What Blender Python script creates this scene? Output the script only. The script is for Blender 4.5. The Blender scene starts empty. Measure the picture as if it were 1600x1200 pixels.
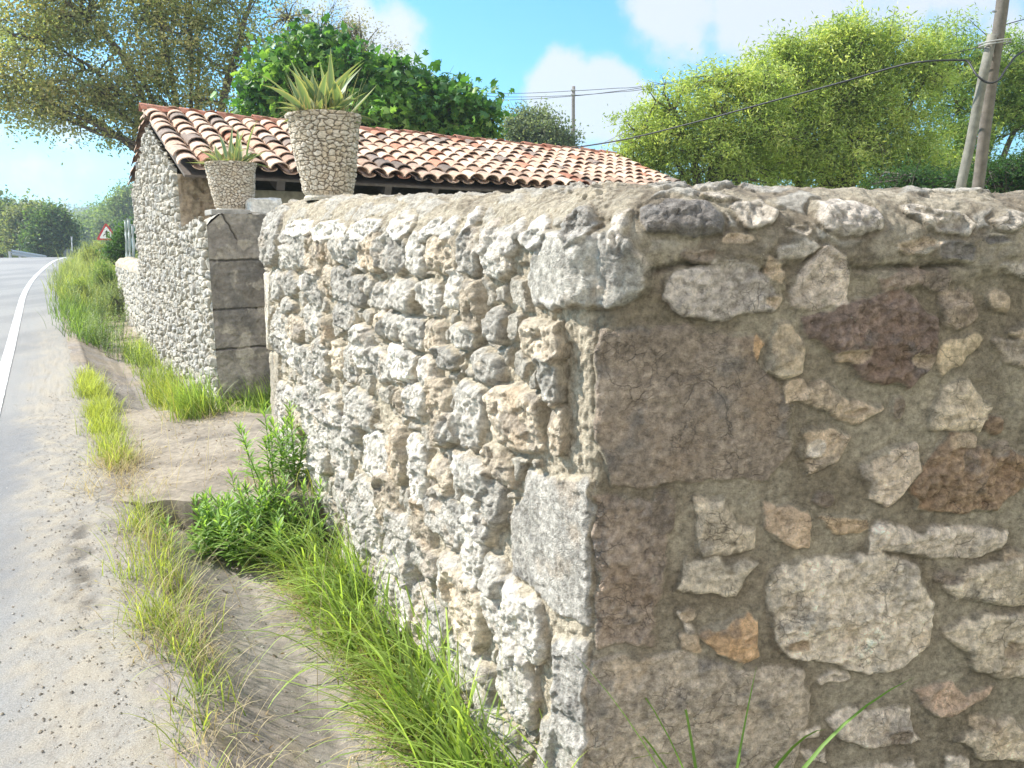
import bpy, math, random
import numpy as np
from mathutils import Vector
R = math.radians
random.seed(7); RS = np.random.RandomState(11)
SC = bpy.context.scene; COL = SC.collection

# ------------------------------------------------------------------ camera, sky, sun
F = 1200.0; PITCH = math.atan(225/1200); EYE = 1.6
cd = bpy.data.cameras.new('camera'); cam = bpy.data.objects.new('camera', cd); COL.objects.link(cam)
cam.location = (0, 0, EYE); cam.rotation_euler = (R(90)-PITCH, 0, 0)
cd.sensor_width = 36; cd.lens = 27; cd.clip_start = .05; cd.clip_end = 3000
SC.camera = cam
SC.view_settings.view_transform = 'Standard'; SC.view_settings.look = 'None'
SC.view_settings.exposure = 1.25; SC.view_settings.gamma = 1.0
SC.cycles.max_bounces = 8; SC.cycles.diffuse_bounces = 4; SC.cycles.transparent_max_bounces = 8
SUN_AZ, SUN_EL = 77, 42           # degrees left of straight ahead, degrees up
sdir = Vector((-math.sin(R(SUN_AZ))*math.cos(R(SUN_EL)), math.cos(R(SUN_AZ))*math.cos(R(SUN_EL)), math.sin(R(SUN_EL))))
ld = bpy.data.lights.new('sun', 'SUN'); ld.energy = 4.6; ld.angle = R(.53); ld.color = (1, .95, .87)
lo = bpy.data.objects.new('sun', ld); COL.objects.link(lo); lo.rotation_euler = sdir.to_track_quat('Z', 'Y').to_euler()

def ray(u, v):
    xc = (u-800)/F; yc = -(v-600)/F
    return xc, math.cos(PITCH)+yc*math.sin(PITCH), yc*math.cos(PITCH)-math.sin(PITCH)
def at(u, v, d):
    x, y, z = ray(u, v); return Vector((x/y*d, d, EYE+z/y*d))
def onplane(u, v, P, D):
    x, y, z = ray(u, v); t = (P[1]*D[0]-P[0]*D[1])/(y*D[0]-x*D[1])
    return x*t, y*t, EYE+z*t

w = bpy.data.worlds.new('World'); SC.world = w; w.use_nodes = True
nt = w.node_tree; nt.nodes.clear(); N = nt.nodes.new; L = nt.links.new
out = N('ShaderNodeOutputWorld'); bg = N('ShaderNodeBackground'); L(bg.outputs[0], out.inputs[0])
bg.inputs[1].default_value = .1
sky = N('ShaderNodeTexSky'); sky.sky_type = 'NISHITA'; sky.sun_disc = False
sky.sun_elevation = R(SUN_EL); sky.sun_rotation = R(-SUN_AZ); sky.air_density = 1.0; sky.dust_density = .6; sky.ozone_density = 1.6
tc = N('ShaderNodeTexCoord')
def mth(op, a, b=None, c=None):
    n = N('ShaderNodeMath'); n.operation = op
    for i, x in enumerate((a, b, c)):
        if x is None: continue
        if isinstance(x, (int, float)): n.inputs[i].default_value = x
        else: L(x, n.inputs[i])
    return n.outputs[0]
nz = N('ShaderNodeTexNoise'); nz.inputs['Scale'].default_value = 9; nz.inputs['Detail'].default_value = 7; nz.inputs['Roughness'].default_value = .55
L(tc.outputs['Generated'], nz.inputs['Vector'])
acc = None
for (u, v, rad, amp) in [(1230,-10,8,1.1),(1050,25,4.6,1.2),(1400,-5,7,1.1),(1590,75,2.5,.9),(865,140,2.8,1.3),(960,160,3.6,1.3),(905,180,4,1.1),(560,40,4.8,1.1),(500,10,4,1),
                         (610,90,2.2,.6),(1600,60,3.5,.9),(1600,-300,14,.9),(600,-400,12,.8),(-300,100,14,.6),(2200,100,15,1)]:
    d = Vector(ray(u, v)).normalized()
    vm = N('ShaderNodeVectorMath'); vm.operation = 'DOT_PRODUCT'; L(tc.outputs['Generated'], vm.inputs[0]); vm.inputs[1].default_value = d
    ang = mth('ARCCOSINE', mth('MINIMUM', vm.outputs['Value'], .99999))
    g = mth('MULTIPLY', mth('SUBTRACT', 1.0, mth('DIVIDE', ang, R(rad))), amp)
    acc = g if acc is None else mth('MAXIMUM', acc, g)
cl = mth('ADD', acc, mth('MULTIPLY', mth('SUBTRACT', nz.outputs['Fac'], .5), 3.2))
mr = N('ShaderNodeMapRange'); mr.interpolation_type = 'SMOOTHSTEP'; L(cl, mr.inputs['Value'])
mr.inputs['From Min'].default_value = .1; mr.inputs['From Max'].default_value = .75; mr.inputs['To Max'].default_value = .93
mx = N('ShaderNodeMix'); mx.data_type = 'RGBA'; L(mr.outputs[0], mx.inputs['Factor'])
tint = N('ShaderNodeMix'); tint.data_type = 'RGBA'; tint.blend_type = 'MULTIPLY'; tint.inputs['Factor'].default_value = 1
L(sky.outputs[0], tint.inputs['A']); tint.inputs['B'].default_value = (.2, .87, 1.2, 1)
L(tint.outputs['Result'], mx.inputs['A']); mx.inputs['B'].default_value = (3.7, 3.75, 3.9, 1)
# unseen bright clouds added behind the camera as fill for the shaded wall
acc2 = None
for dv in [(.15, -1, .45), (.95, -.55, .5), (-.5, -.9, .5), (.6, -.5, .9)]:
    vm = N('ShaderNodeVectorMath'); vm.operation = 'DOT_PRODUCT'; L(tc.outputs['Generated'], vm.inputs[0]); vm.inputs[1].default_value = Vector(dv).normalized()
    g = mth('SUBTRACT', 1.0, mth('DIVIDE', mth('ARCCOSINE', mth('MINIMUM', vm.outputs['Value'], .99999)), R(38)))
    acc2 = g if acc2 is None else mth('MAXIMUM', acc2, g)
mr2 = N('ShaderNodeMapRange'); mr2.interpolation_type = 'SMOOTHSTEP'; L(mth('ADD', acc2, mth('MULTIPLY', mth('SUBTRACT', nz.outputs['Fac'], .5), 1.5)), mr2.inputs['Value'])
mr2.inputs['From Min'].default_value = .1; mr2.inputs['From Max'].default_value = .5
mx2 = N('ShaderNodeMix'); mx2.data_type = 'RGBA'; L(mr2.outputs[0], mx2.inputs['Factor']); L(mx.outputs['Result'], mx2.inputs['A']); mx2.inputs['B'].default_value = (8.6, 8.2, 7.8, 1)
L(mx2.outputs['Result'], bg.inputs[0])

# ------------------------------------------------------------------ noise in numpy
PERM = np.random.RandomState(3).permutation(256); PERM = np.concatenate([PERM]*3)
GR = np.random.RandomState(4).rand(256)*2*math.pi; GX, GY = np.cos(GR), np.sin(GR)
def perlin(x, y, seed=0):
    xi = np.floor(x).astype(int); yi = np.floor(y).astype(int); xf = x-xi; yf = y-yi
    u = xf*xf*xf*(xf*(xf*6-15)+10); v = yf*yf*yf*(yf*(yf*6-15)+10)
    def g(ix, iy, dx, dy):
        h = PERM[(PERM[(ix+seed*37) & 255]+iy+seed*13) & 255]; return GX[h]*dx+GY[h]*dy
    a = g(xi, yi, xf, yf); b = g(xi+1, yi, xf-1, yf); c = g(xi, yi+1, xf, yf-1); d = g(xi+1, yi+1, xf-1, yf-1)
    return (a*(1-u)+b*u)*(1-v)+(c*(1-u)+d*u)*v
def fbm(x, y, seed=0, o=4, gain=.5):
    s = 0; a = 1; 
    for i in range(o):
        s = s+a*perlin(x*2**i, y*2**i, seed+i*5); a *= gain
    return s*1.4
def ridged(x, y, seed=0, o=3):
    s = 0; a = 1
    for i in range(o):
        s = s+a*(1-np.abs(perlin(x*2**i, y*2**i, seed+i*3))*2.6); a *= .5
    return s/1.75
def sstep(a, b, x):
    t = np.clip((x-a)/(b-a), 0, 1); return t*t*(3-2*t)
def hash2(i, j, k):
    return PERM[(PERM[(PERM[i & 255]+j) & 255]+k) & 255]/255.0
def cells(x, y, cw, ch, seed=0, jit=.8, rows=True):
    """worley cells: returns F1, F2, id arrays (cell i, j); x is offset in every other row"""
    Y = y/ch; J = np.floor(Y).astype(int)
    f1 = np.full(x.shape, 9.); f2 = np.full(x.shape, 9.); bi = np.zeros(x.shape, int); bj = np.zeros(x.shape, int)
    for dj in (-1, 0, 1):
        j = J+dj
        off = .5*(j & 1) if rows else 0
        X = x/cw+off; I = np.floor(X).astype(int)
        for di in (-1, 0, 1):
            i = I+di
            px = i+.5+(hash2(i, j, seed)-.5)*jit; py = j+.5+(hash2(i, j, seed+7)-.5)*jit*.7
            d = np.sqrt((X-px)**2+(Y-py)**2)
            n = d < f1
            f2 = np.where(n, f1, np.minimum(f2, d)); f1 = np.where(n, d, f1); bi = np.where(n, i, bi); bj = np.where(n, j, bj)
    return f1, f2, bi, bj

# ------------------------------------------------------------------ object helpers
def setp(o, label=None, cat=None, group=None, kind=None):
    if label: o['label'] = label
    if cat: o['category'] = cat
    if group: o['group'] = group
    if kind: o['kind'] = kind
    return o
def empty(name, loc, label, cat, group=None):
    o = bpy.data.objects.new(name, None); COL.objects.link(o); o.location = loc; o.empty_display_size = .2
    return setp(o, label, cat, group)
def link(name, me, mats, parent=None):
    o = bpy.data.objects.new(name, me); COL.objects.link(o)
    for m in (mats if isinstance(mats, (list, tuple)) else [mats]): me.materials.append(m)
    if parent is not None:
        o.parent = parent; o.location = -parent.location if parent.parent is None else (0, 0, 0)
        if parent.parent is not None: o.location = (0, 0, 0)
    return o
def raw_mesh(name, V, faces_flat, starts, totals, col=None, smooth=False, midx=None, alpha=None):
    me = bpy.data.meshes.new(name); V = np.asarray(V, dtype=np.float32)
    me.vertices.add(len(V)); me.vertices.foreach_set('co', V.ravel())
    me.loops.add(len(faces_flat)); me.loops.foreach_set('vertex_index', np.asarray(faces_flat, dtype=np.int32))
    me.polygons.add(len(starts)); me.polygons.foreach_set('loop_start', np.asarray(starts, dtype=np.int32))
    me.polygons.foreach_set('loop_total', np.asarray(totals, dtype=np.int32))
    if midx is not None: me.polygons.foreach_set('material_index', np.asarray(midx, dtype=np.int32))
    me.polygons.foreach_set('use_smooth', np.full(len(starts), bool(smooth)))
    me.update(calc_edges=True)
    if col is not None:
        ca = me.color_attributes.new('Col', 'FLOAT_COLOR', 'POINT')
        c4 = np.ones((len(V), 4), dtype=np.float32); c4[:, :3] = np.clip(col, 0, 1); c4[:, 3] = 1 if alpha is None else alpha.ravel(); ca.data.foreach_set('color', c4.ravel())
    return me
def grid_mesh(name, P, col, mat, parent=None, smooth=True, flip=False, closed=False, alpha=None):
    n, m = P.shape[:2]; idx = np.arange(n*m).reshape(n, m)
    if closed: idx = np.concatenate([idx, idx[:, :1]], 1)
    a = idx[:-1, :-1].ravel(); b = idx[:-1, 1:].ravel(); c = idx[1:, 1:].ravel(); d = idx[1:, :-1].ravel()
    q = np.stack([a, d, c, b] if flip else [a, b, c, d], 1).ravel(); k = len(a)
    me = raw_mesh(name, P.reshape(-1, 3), q, np.arange(k)*4, np.full(k, 4), None if col is None else col.reshape(-1, 3), smooth, alpha=alpha)
    return link(name, me, mat, parent)
class MB:
    """collects polygons, builds one mesh"""
    def __init__(s): s.v = []; s.f = []; s.c = []; s.n = 0
    def add(s, vs, fs, c=(.5, .5, .5)):
        s.v += [tuple(x) for x in vs]; s.f += [[i+s.n for i in f] for f in fs]; s.c += [c]*len(vs); s.n += len(vs); return s
    def box(s, c, size, ax=None, col=(.5, .5, .5)):
        c = Vector(c); ax = ax or (Vector((1, 0, 0)), Vector((0, 1, 0)), Vector((0, 0, 1)))
        vs = [c+ax[0]*size[0]/2*i+ax[1]*size[1]/2*j+ax[2]*size[2]/2*k for i in (-1, 1) for j in (-1, 1) for k in (-1, 1)]
        return s.add(vs, [(0, 1, 3, 2), (4, 6, 7, 5), (0, 4, 5, 1), (2, 3, 7, 6), (0, 2, 6, 4), (1, 5, 7, 3)], col)
    def tube(s, pts, rad, sides=8, col=(.5, .5, .5), cap=True):
        pts = [Vector(p) for p in pts]; rad = rad if isinstance(rad, (list, tuple)) else [rad]*len(pts); vs = []
        for i, p in enumerate(pts):
            t = (pts[min(i+1, len(pts)-1)]-pts[max(i-1, 0)]).normalized()
            a = t.cross(Vector((0, 0, 1))); a = a.normalized() if a.length > .05 else Vector((1, 0, 0)); b = t.cross(a)
            vs += [p+(a*math.cos(2*math.pi*k/sides)+b*math.sin(2*math.pi*k/sides))*rad[i] for k in range(sides)]
        fs = [(i*sides+k, i*sides+(k+1) % sides, (i+1)*sides+(k+1) % sides, (i+1)*sides+k) for i in range(len(pts)-1) for k in range(sides)]
        if cap: fs += [tuple(range(sides))[::-1], tuple((len(pts)-1)*sides+k for k in range(sides))]
        return s.add(vs, fs, col)
    def build(s, name, mat, parent=None, smooth=False, bevel=0):
        fl = [i for f in s.f for i in f]; tot = [len(f) for f in s.f]; st = np.concatenate([[0], np.cumsum(tot)[:-1]])
        o = link(name, raw_mesh(name, np.array(s.v), fl, st, tot, np.array(s.c), smooth), mat, parent)
        if bevel:
            b = o.modifiers.new('b', 'BEVEL'); b.width = bevel; b.segments = 2; b.limit_method = 'ANGLE'
        return o

# ------------------------------------------------------------------ materials
def mat(name, base=None, scale=20, var=.35, bump=.3, bscale=60, rough=.9, dist=.01, detail=8, spots=None, cracks=0, spec=.3, metal=0):
    """base None = vertex colour; colour times noise, plus noise bump"""
    m = bpy.data.materials.new(name); m.use_nodes = True; t = m.node_tree; n = t.nodes; l = t.links
    b = n['Principled BSDF']; b.inputs['Roughness'].default_value = rough; b.inputs['Specular IOR Level'].default_value = spec; b.inputs['Metallic'].default_value = metal
    g = n.new('ShaderNodeNewGeometry')
    no = n.new('ShaderNodeTexNoise'); no.inputs['Scale'].default_value = scale; no.inputs['Detail'].default_value = detail; no.inputs['Roughness'].default_value = .8 if cracks else .65
    l.new(g.outputs['Position'], no.inputs['Vector'])
    r = n.new('ShaderNodeMapRange'); l.new(no.outputs['Fac'], r.inputs['Value'])
    r.inputs['From Min'].default_value = .3; r.inputs['From Max'].default_value = .7; r.inputs['To Min'].default_value = 1-var; r.inputs['To Max'].default_value = 1+var
    mxx = n.new('ShaderNodeMix'); mxx.data_type = 'RGBA'; mxx.blend_type = 'MULTIPLY'; mxx.inputs['Factor'].default_value = 1
    if base is None:
        a = n.new('ShaderNodeAttribute'); a.attribute_name = 'Col'; l.new(a.outputs['Color'], mxx.inputs['A'])
    else: mxx.inputs['A'].default_value = (*base, 1)
    l.new(r.outputs[0], mxx.inputs['B']); src = mxx.outputs['Result']
    if spots:
        (sc, thr, colr, wd) = spots
        n2 = n.new('ShaderNodeTexNoise'); n2.inputs['Scale'].default_value = sc; n2.inputs['Detail'].default_value = 6; n2.inputs['Roughness'].default_value = .6
        l.new(g.outputs['Position'], n2.inputs['Vector'])
        r2 = n.new('ShaderNodeMapRange'); l.new(n2.outputs['Fac'], r2.inputs['Value']); r2.inputs['From Min'].default_value = thr; r2.inputs['From Max'].default_value = thr+wd
        m2 = n.new('ShaderNodeMix'); m2.data_type = 'RGBA'; l.new(r2.outputs[0], m2.inputs['Factor']); l.new(src, m2.inputs['A']); m2.inputs['B'].default_value = (*colr, 1); src = m2.outputs['Result']
    ck = None
    if cracks:
        al = n.new('ShaderNodeAttribute'); al.attribute_name = 'Col'
        wn = n.new('ShaderNodeTexNoise'); wn.inputs['Scale'].default_value = 9; wn.inputs['Detail'].default_value = 5; l.new(g.outputs['Position'], wn.inputs['Vector'])
        va = n.new('ShaderNodeVectorMath'); va.operation = 'MULTIPLY_ADD'; l.new(wn.outputs['Color'], va.inputs[0]); va.inputs[1].default_value = (.14, .14, .14); l.new(g.outputs['Position'], va.inputs[2])
        for (sc_, wd_, st_) in ((11, .022, .45), (29, .045, .4)):
            vo = n.new('ShaderNodeTexVoronoi'); vo.feature = 'DISTANCE_TO_EDGE'; vo.inputs['Scale'].default_value = sc_; l.new(va.outputs[0], vo.inputs['Vector'])
            q1 = n.new('ShaderNodeMapRange'); l.new(vo.outputs['Distance'], q1.inputs['Value']); q1.inputs['From Min'].default_value = 0; q1.inputs['From Max'].default_value = wd_; q1.inputs['To Min'].default_value = st_; q1.inputs['To Max'].default_value = 0
            q2 = n.new('ShaderNodeTexNoise'); q2.inputs['Scale'].default_value = 7+sc_*.1; l.new(g.outputs['Position'], q2.inputs['Vector'])
            q3 = n.new('ShaderNodeMapRange'); l.new(q2.outputs['Fac'], q3.inputs['Value']); q3.inputs['From Min'].default_value = .5; q3.inputs['From Max'].default_value = .64
            q4 = n.new('ShaderNodeMath'); q4.operation = 'MULTIPLY'; l.new(q1.outputs[0], q4.inputs[0]); l.new(q3.outputs[0], q4.inputs[1])
            q5 = n.new('ShaderNodeMath'); q5.operation = 'MULTIPLY'; l.new(q4.outputs[0], q5.inputs[0]); l.new(al.outputs['Alpha'], q5.inputs[1])
            m3 = n.new('ShaderNodeMix'); m3.data_type = 'RGBA'; m3.blend_type = 'MIX'; l.new(q5.outputs[0], m3.inputs['Factor']); l.new(src, m3.inputs['A']); m3.inputs['B'].default_value = (.07, .06, .05, 1); src = m3.outputs['Result']
            if ck is None: ck = q5.outputs[0]
            else:
                q6 = n.new('ShaderNodeMath'); q6.operation = 'ADD'; l.new(ck, q6.inputs[0]); l.new(q5.outputs[0], q6.inputs[1]); ck = q6.outputs[0]
    l.new(src, b.inputs['Base Color'])
    if bump:
        nb = n.new('ShaderNodeTexNoise'); nb.inputs['Scale'].default_value = bscale; nb.inputs['Detail'].default_value = 8; nb.inputs['Roughness'].default_value = .7
        l.new(g.outputs['Position'], nb.inputs['Vector'])
        bp = n.new('ShaderNodeBump'); bp.inputs['Strength'].default_value = bump; bp.inputs['Distance'].default_value = dist
        hs = nb.outputs['Fac']
        if ck is not None:
            q7 = n.new('ShaderNodeMath'); q7.operation = 'MULTIPLY_ADD'; l.new(ck, q7.inputs[0]); q7.inputs[1].default_value = -.7; l.new(hs, q7.inputs[2]); hs = q7.outputs[0]
        l.new(hs, bp.inputs['Height']); l.new(bp.outputs[0], b.inputs['Normal'])
    return m
def leafmat(name, trans=.45, gloss=.35):
    m = bpy.data.materials.new(name); m.use_nodes = True; t = m.node_tree; n = t.nodes; l = t.links
    b = n['Principled BSDF']; o = n['Material Output']; b.inputs['Roughness'].default_value = .5; b.inputs['Specular IOR Level'].default_value = gloss
    a = n.new('ShaderNodeAttribute'); a.attribute_name = 'Col'; l.new(a.outputs['Color'], b.inputs['Base Color'])
    tr = n.new('ShaderNodeBsdfTranslucent'); hs = n.new('ShaderNodeMix'); hs.data_type = 'RGBA'; hs.blend_type = 'MULTIPLY'; hs.inputs['Factor'].default_value = 1
    l.new(a.outputs['Color'], hs.inputs['A']); hs.inputs['B'].default_value = (2.1, 2.0, .9, 1); l.new(hs.outputs['Result'], tr.inputs['Color'])
    ms = n.new('ShaderNodeMixShader'); ms.inputs[0].default_value = trans; l.new(b.outputs[0], ms.inputs[1]); l.new(tr.outputs[0], ms.inputs[2]); l.new(ms.outputs[0], o.inputs[0])
    return m
M = {}
M['masonry'] = mat('masonry', None, 42, .62, 1.0, 95, .95, .02, spots=(60, .69, (.45, .41, .33), .04), cracks=1)
M['rubble'] = mat('rubble', None, 30, .35, .8, 60, .95, .012)
M['pebblework'] = mat('pebblework', None, 60, .25, .5, 150, .85, .004)
M['asphalt'] = mat('asphalt', None, 150, .3, .9, 220, .9, .006, spots=(110, .66, (.1, .09, .08), .04))
M['concrete'] = mat('concrete', None, 22, .3, .8, 130, .93, .008, spots=(75, .64, (.09, .08, .06), .05))
M['soil'] = mat('soil', None, 25, .35, .9, 45, 1, .02)
M['paint'] = mat('paint', (.5, .5, .48), 60, .15, .5, 220, .8, .004)
M['tile'] = mat('tile', None, 18, .38, .5, 60, .9, .006, spots=(16, .6, (.2, .17, .13), .1))
M['wood'] = mat('wood', None, 12, .3, .5, 40, .85, .01)
M['bark'] = mat('bark', (.12, .1, .085), 14, .4, .8, 30, .95, .03)
M['metal'] = mat('metal', None, 12, .1, .1, 40, .5, .002, spec=.5)
M['cable'] = mat('cable', (.03, .03, .032), 10, .1, 0, 40, .5, .002)
M['leaf'] = leafmat('leaf', .42); M['grass'] = leafmat('grass_blade', .45); M['fig'] = leafmat('fig_leaf', .4, .5)
M['agave'] = leafmat('agave_leaf', .2, .5); M['dry'] = leafmat('dry_leaf', .25, .1)
M['plastic'] = mat('plastic', None, 20, .1, .3, 60, .35, .004, spec=.6)

# ------------------------------------------------------------------ road frame: q across (right), r along the road
DR = np.array([-.5145, .8575]); NQ = np.array([.8575, .5145])
def curve(r): return .0029*np.maximum(r-20, 0)**2
def XY(q, r):
    q = q+np.where(r > 45, .0029*625+.145*(r-45), curve(r)) if isinstance(r, np.ndarray) else q+(.0029*625+.145*(r-45) if r > 45 else .0029*max(r-20, 0)**2)
    return q*NQ[0]+r*DR[0], q*NQ[1]+r*DR[1]
def XYs(q, r): return q*NQ[0]+r*DR[0], q*NQ[1]+r*DR[1]       # straight frame for the buildings
ZR = np.array([(-30, 0), (4, 0), (12.7, .1), (24, .32), (31, .52), (37, .74), (42, .8), (50, .6), (70, -1.2), (100, -4), (160, -6), (400, -6)])
def zr(r): return np.interp(r, ZR[:, 0], ZR[:, 1])
SLN = lambda q: 5.15-.95*(q-.2)      # near edge of the driveway slab
SLF = lambda q: 8.1-1.4*(q-.3)       # far edge
def zgut(q, r):
    dep = np.interp(r, [-5, 4, 9, 14, 22, 30], [.2, .2, .22, .2, .15, .1])
    prof = np.interp(q, [.2, .32, .58, .75, 1.0, 1.3, 1.6, 3], [0, -.03, -.7, -1, -1, -.75, -.3, .1])
    return zr(r)-.01+.014*np.clip((.36-q)/.06, 0, 1)+dep*prof
def zslab(q, r): return zr(r)*.0+np.interp(q, [.15, .4, 1.3, 3, 8], [.0, .03, .15, .2, .2])
def zground(q, r):
    ins = (r > SLN(q)) & (r < SLF(q))
    return np.where(ins, zslab(q, r), zgut(q, r))

def colmix(a, b, t): return np.asarray(a)*(1-t[..., None])+np.asarray(b)*t[..., None]

# ground sheet reaching the horizon
qs = np.concatenate([-np.geomspace(500, 9, 40), np.linspace(-8, 8, 97), np.geomspace(9, 500, 40)])
rs = np.concatenate([-np.geomspace(120, 6, 12), np.linspace(-5, 60, 280), np.geomspace(62, 900, 70)])
Q, RR = np.meshgrid(qs, rs)
X, Y = XYs(Q, RR)
base = zr(RR)-.16+.12*fbm(X/14, Y/14, 3)*np.clip(np.abs(Q)/10, 0, 1)
base = np.where((Q > -8) & (Q < 1.3), zr(RR)-.5, base)
base = np.where((Q >= 1.3) & (Q < 14) & (RR < 25), .1, base)
base = np.where((Y < 2.02+.15*(X-.2)) & (Q >= 1.1) & (Q < 12), -.42, base)
hill = np.clip((RR-240)/200, 0, 1)**1.2*np.where(Q < 400, 1, 0)*(17+13*fbm(X/160, Y/200, 9, 4)); Z = base+hill
bank = np.exp(-((RR-75)/35)**2)*np.exp(-((Q-5-.145*(RR-45))/9)**2)*0
gc = colmix((.13, .17, .05), (.2, .22, .08), sstep(-.4, .4, fbm(X/9, Y/9, 5)))
gc = colmix(gc, (.05, .085, .035), sstep(240, 290, RR))
go = grid_mesh('ground', np.stack([X, Y, Z], -1), gc, M['soil'], flip=False); setp(go, kind='structure')

# road with dusty shoulder
qs = np.concatenate([np.linspace(-7.5, -1.2, 26), np.linspace(-1.1, .24, 90)]); rs = np.concatenate([np.linspace(-4, .8, 12), np.linspace(1, 8, 260), np.linspace(8.1, 60, 240), np.linspace(61, 110, 20)])
Q, RR = np.meshgrid(qs, rs); edge = .05*fbm(RR/1.3, RR*0+3.3, 4, 4)+.02*fbm(RR*3, RR*0, 8, 3)
Q2 = Q+np.clip((Q+.3)/.54, 0, 1)*edge*(RR < 60)
X, Y = XY(Q2, RR)
grit = fbm(X*9, Y*9, 21, 4)
Z = zr(RR)+.012+.0025*grit-.012*sstep(.1, .24, Q)-.02*np.clip((-Q-3.6)/4, 0, 1)
shoulder = sstep(-.42, -.1, Q+.16*fbm(X*2.2, Y*2.2, 31, 4))*sstep(20, 9, RR)
Z = Z+shoulder*.0045*np.clip(fbm(X*40, Y*40, 14, 3), -.5, 1.2)
tread = np.exp(-((Q-.02)/.07)**2)*sstep(3.3, 3.6, RR)*sstep(4.9, 4.7, RR)
Z = Z-tread*.014*(np.sin(RR*2*math.pi/.045+2*fbm(RR*3, Q*8, 2, 2)) > -.1)
rc = colmix((.205, .2, .195), (.255, .247, .235), sstep(-.5, .5, fbm(X*.9, Y*.3, 12)))
rc = colmix(rc, (.33, .29, .23), shoulder*(.55+.45*sstep(-.3, .5, grit)))
rc = rc*(1-.55*tread[..., None]*sstep(-.4, .4, fbm(X*6, Y*6, 9))[..., None])
dk = sstep(.45, .62, fbm(X*26, Y*26, 44, 2))*shoulder
rc = colmix(rc, (.16, .13, .1), dk*.35)
ro = grid_mesh('road', np.stack([X, Y, Z], -1), rc, M['asphalt']); setp(ro, kind='structure')
def stripe(q0, q1, r0, r1, dash=None, n=1200):
    rs = np.linspace(r0, r1, n); P = []
    X0, Y0 = XY(q0+.004*fbm(rs*4, rs*0, 3, 4), rs); X1, Y1 = XY(q1+.004*fbm(rs*4, rs*0+5, 3, 4), rs); z = zr(rs)+.0185
    z0 = z-.02*np.clip((-q0-3.6)/4, 0, 1)
    P = np.stack([np.stack([X0, Y0, z0], -1), np.stack([X1, Y1, z0], -1)], 1)
    return grid_mesh('road_marking', P, None, M['paint'], flip=False)
setp(stripe(-.6, -.48, -3, 60), kind='structure'); setp(stripe(-3.7, -3.6, 24, 60), kind='structure')
setp(stripe(-6.95, -6.83, 5, 60), kind='structure')

# gutter
qs = np.linspace(.16, 1.7, 110); rs = np.concatenate([np.linspace(-3, 1, 30), np.linspace(1.02, 8.5, 420), np.linspace(8.6, 40, 200)])
Q, RR = np.meshgrid(qs, rs); X, Y = XYs(Q+curve(RR), RR)
Z = zgut(Q, RR); dirt = sstep(.0, .5, fbm(X*1.6, Y*1.6, 51, 5)+.9*sstep(.9, 1.2, Q)-.5+.8*sstep(9.5, 11, RR))
Z = Z+.003*fbm(X*18, Y*18, 3, 3)+dirt*(.01+.006*fbm(X*12, Y*12, 6, 4))
ridge = sstep(.8, .86, Q)*(1-sstep(.98, 1.05, Q))
gcol = colmix((.21, .18, .157), (.28, .245, .215), sstep(-.4, .5, fbm(X*3, Y*1.2, 15, 4)))
gcol = colmix(gcol, (.29, .235, .165), dirt*.7); gcol = colmix(gcol, (.17, .15, .04), sstep(.35, .6, fbm(X*7, Y*7, 61, 3))*ridge*.8)
go = grid_mesh('gutter', np.stack([X, Y, Z], -1), gcol, M['concrete']); setp(go, kind='structure')

# driveway slab across the gutter
us = np.linspace(0, 1, 140); qs = np.linspace(.17, 9, 260)**1.0; U, Q = np.meshgrid(us, qs)
wob = .08*fbm(Q*7, Q*0+2, 3, 5)
RN = np.where(Q < 1.6, SLN(np.minimum(Q, 1.6)), SLN(1.6)); RF = np.where(Q < 1.6, SLF(np.minimum(Q, 1.6)), SLF(1.6)+.4)
RN = RN+wob; RF = RF+wob*1.5
Ue = np.clip((U-.015)/.97, 0, 1); RR = RN+(RF-RN)*Ue
X, Y = XYs(Q, RR); Z = zslab(Q, RR)+.006+.004*fbm(X*9, Y*9, 7, 4)
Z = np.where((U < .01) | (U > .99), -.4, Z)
c = colmix((.21, .175, .135), (.28, .235, .18), sstep(-.4, .4, fbm(X*2, Y*4, 8, 5)))
c = colmix(c, (.13, .11, .09), sstep(.25, .6, fbm(X*1.2, Y*5, 18, 4))*.6)
c = np.where(((U < .014) | (U > .986))[..., None], np.array((.06, .055, .045)), c)  # shade under the slab edge painted into its vertical end faces
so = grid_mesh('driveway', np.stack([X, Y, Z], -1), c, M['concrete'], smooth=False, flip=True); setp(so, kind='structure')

# ------------------------------------------------------------------ the near stone wall
CP = np.array([.206, 1.9]); DL = np.array([-.54, 1.]); LLn = np.linalg.norm(DL); DL = DL/LLn
DRW = np.array([1, .15]); DRW = DRW/np.linalg.norm(DRW)
nL = np.array([-DL[1], DL[0]]); nR = np.array([DRW[1], -DRW[0]])
# nL must point to the road (left/front)
if nL @ np.array([-1, -.5]) < 0: nL = -nL
A_ = np.array([nL, nR]); MIT = np.linalg.solve(A_, np.array([1., 1.]))
LEN_L, LEN_R = 4.12, 3.6
def to_sz(u, v):
    x, y, z = onplane(u, v, CP, DL); s = -((np.array([x, y])-CP) @ DL)
    if s > 0:
        x, y, z = onplane(u, v, CP, DRW); s = (np.array([x, y])-CP) @ DRW
    return s, z
def ztop(s): return 1.735+.11*sstep(.3, 3.6, -s)-.01*np.clip(s, 0, 2)
PALE = (.68, .63, .56); GREY = (.44, .42, .385); DGREY = (.24, .235, .23); BROWN = (.32, .28, .24); TAN = (.55, .47, .37); ORA = (.58, .42, .27); RUST = (.36, .275, .2); WHITE = (.58, .555, .52); LT = (.5, .475, .43)
def c5(pts): return [(900+x/2.286, 250+y/2.286) for x, y in pts]
def c6(pts): return [(900+x/2.286, 700+y/2.286) for x, y in pts]
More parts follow.
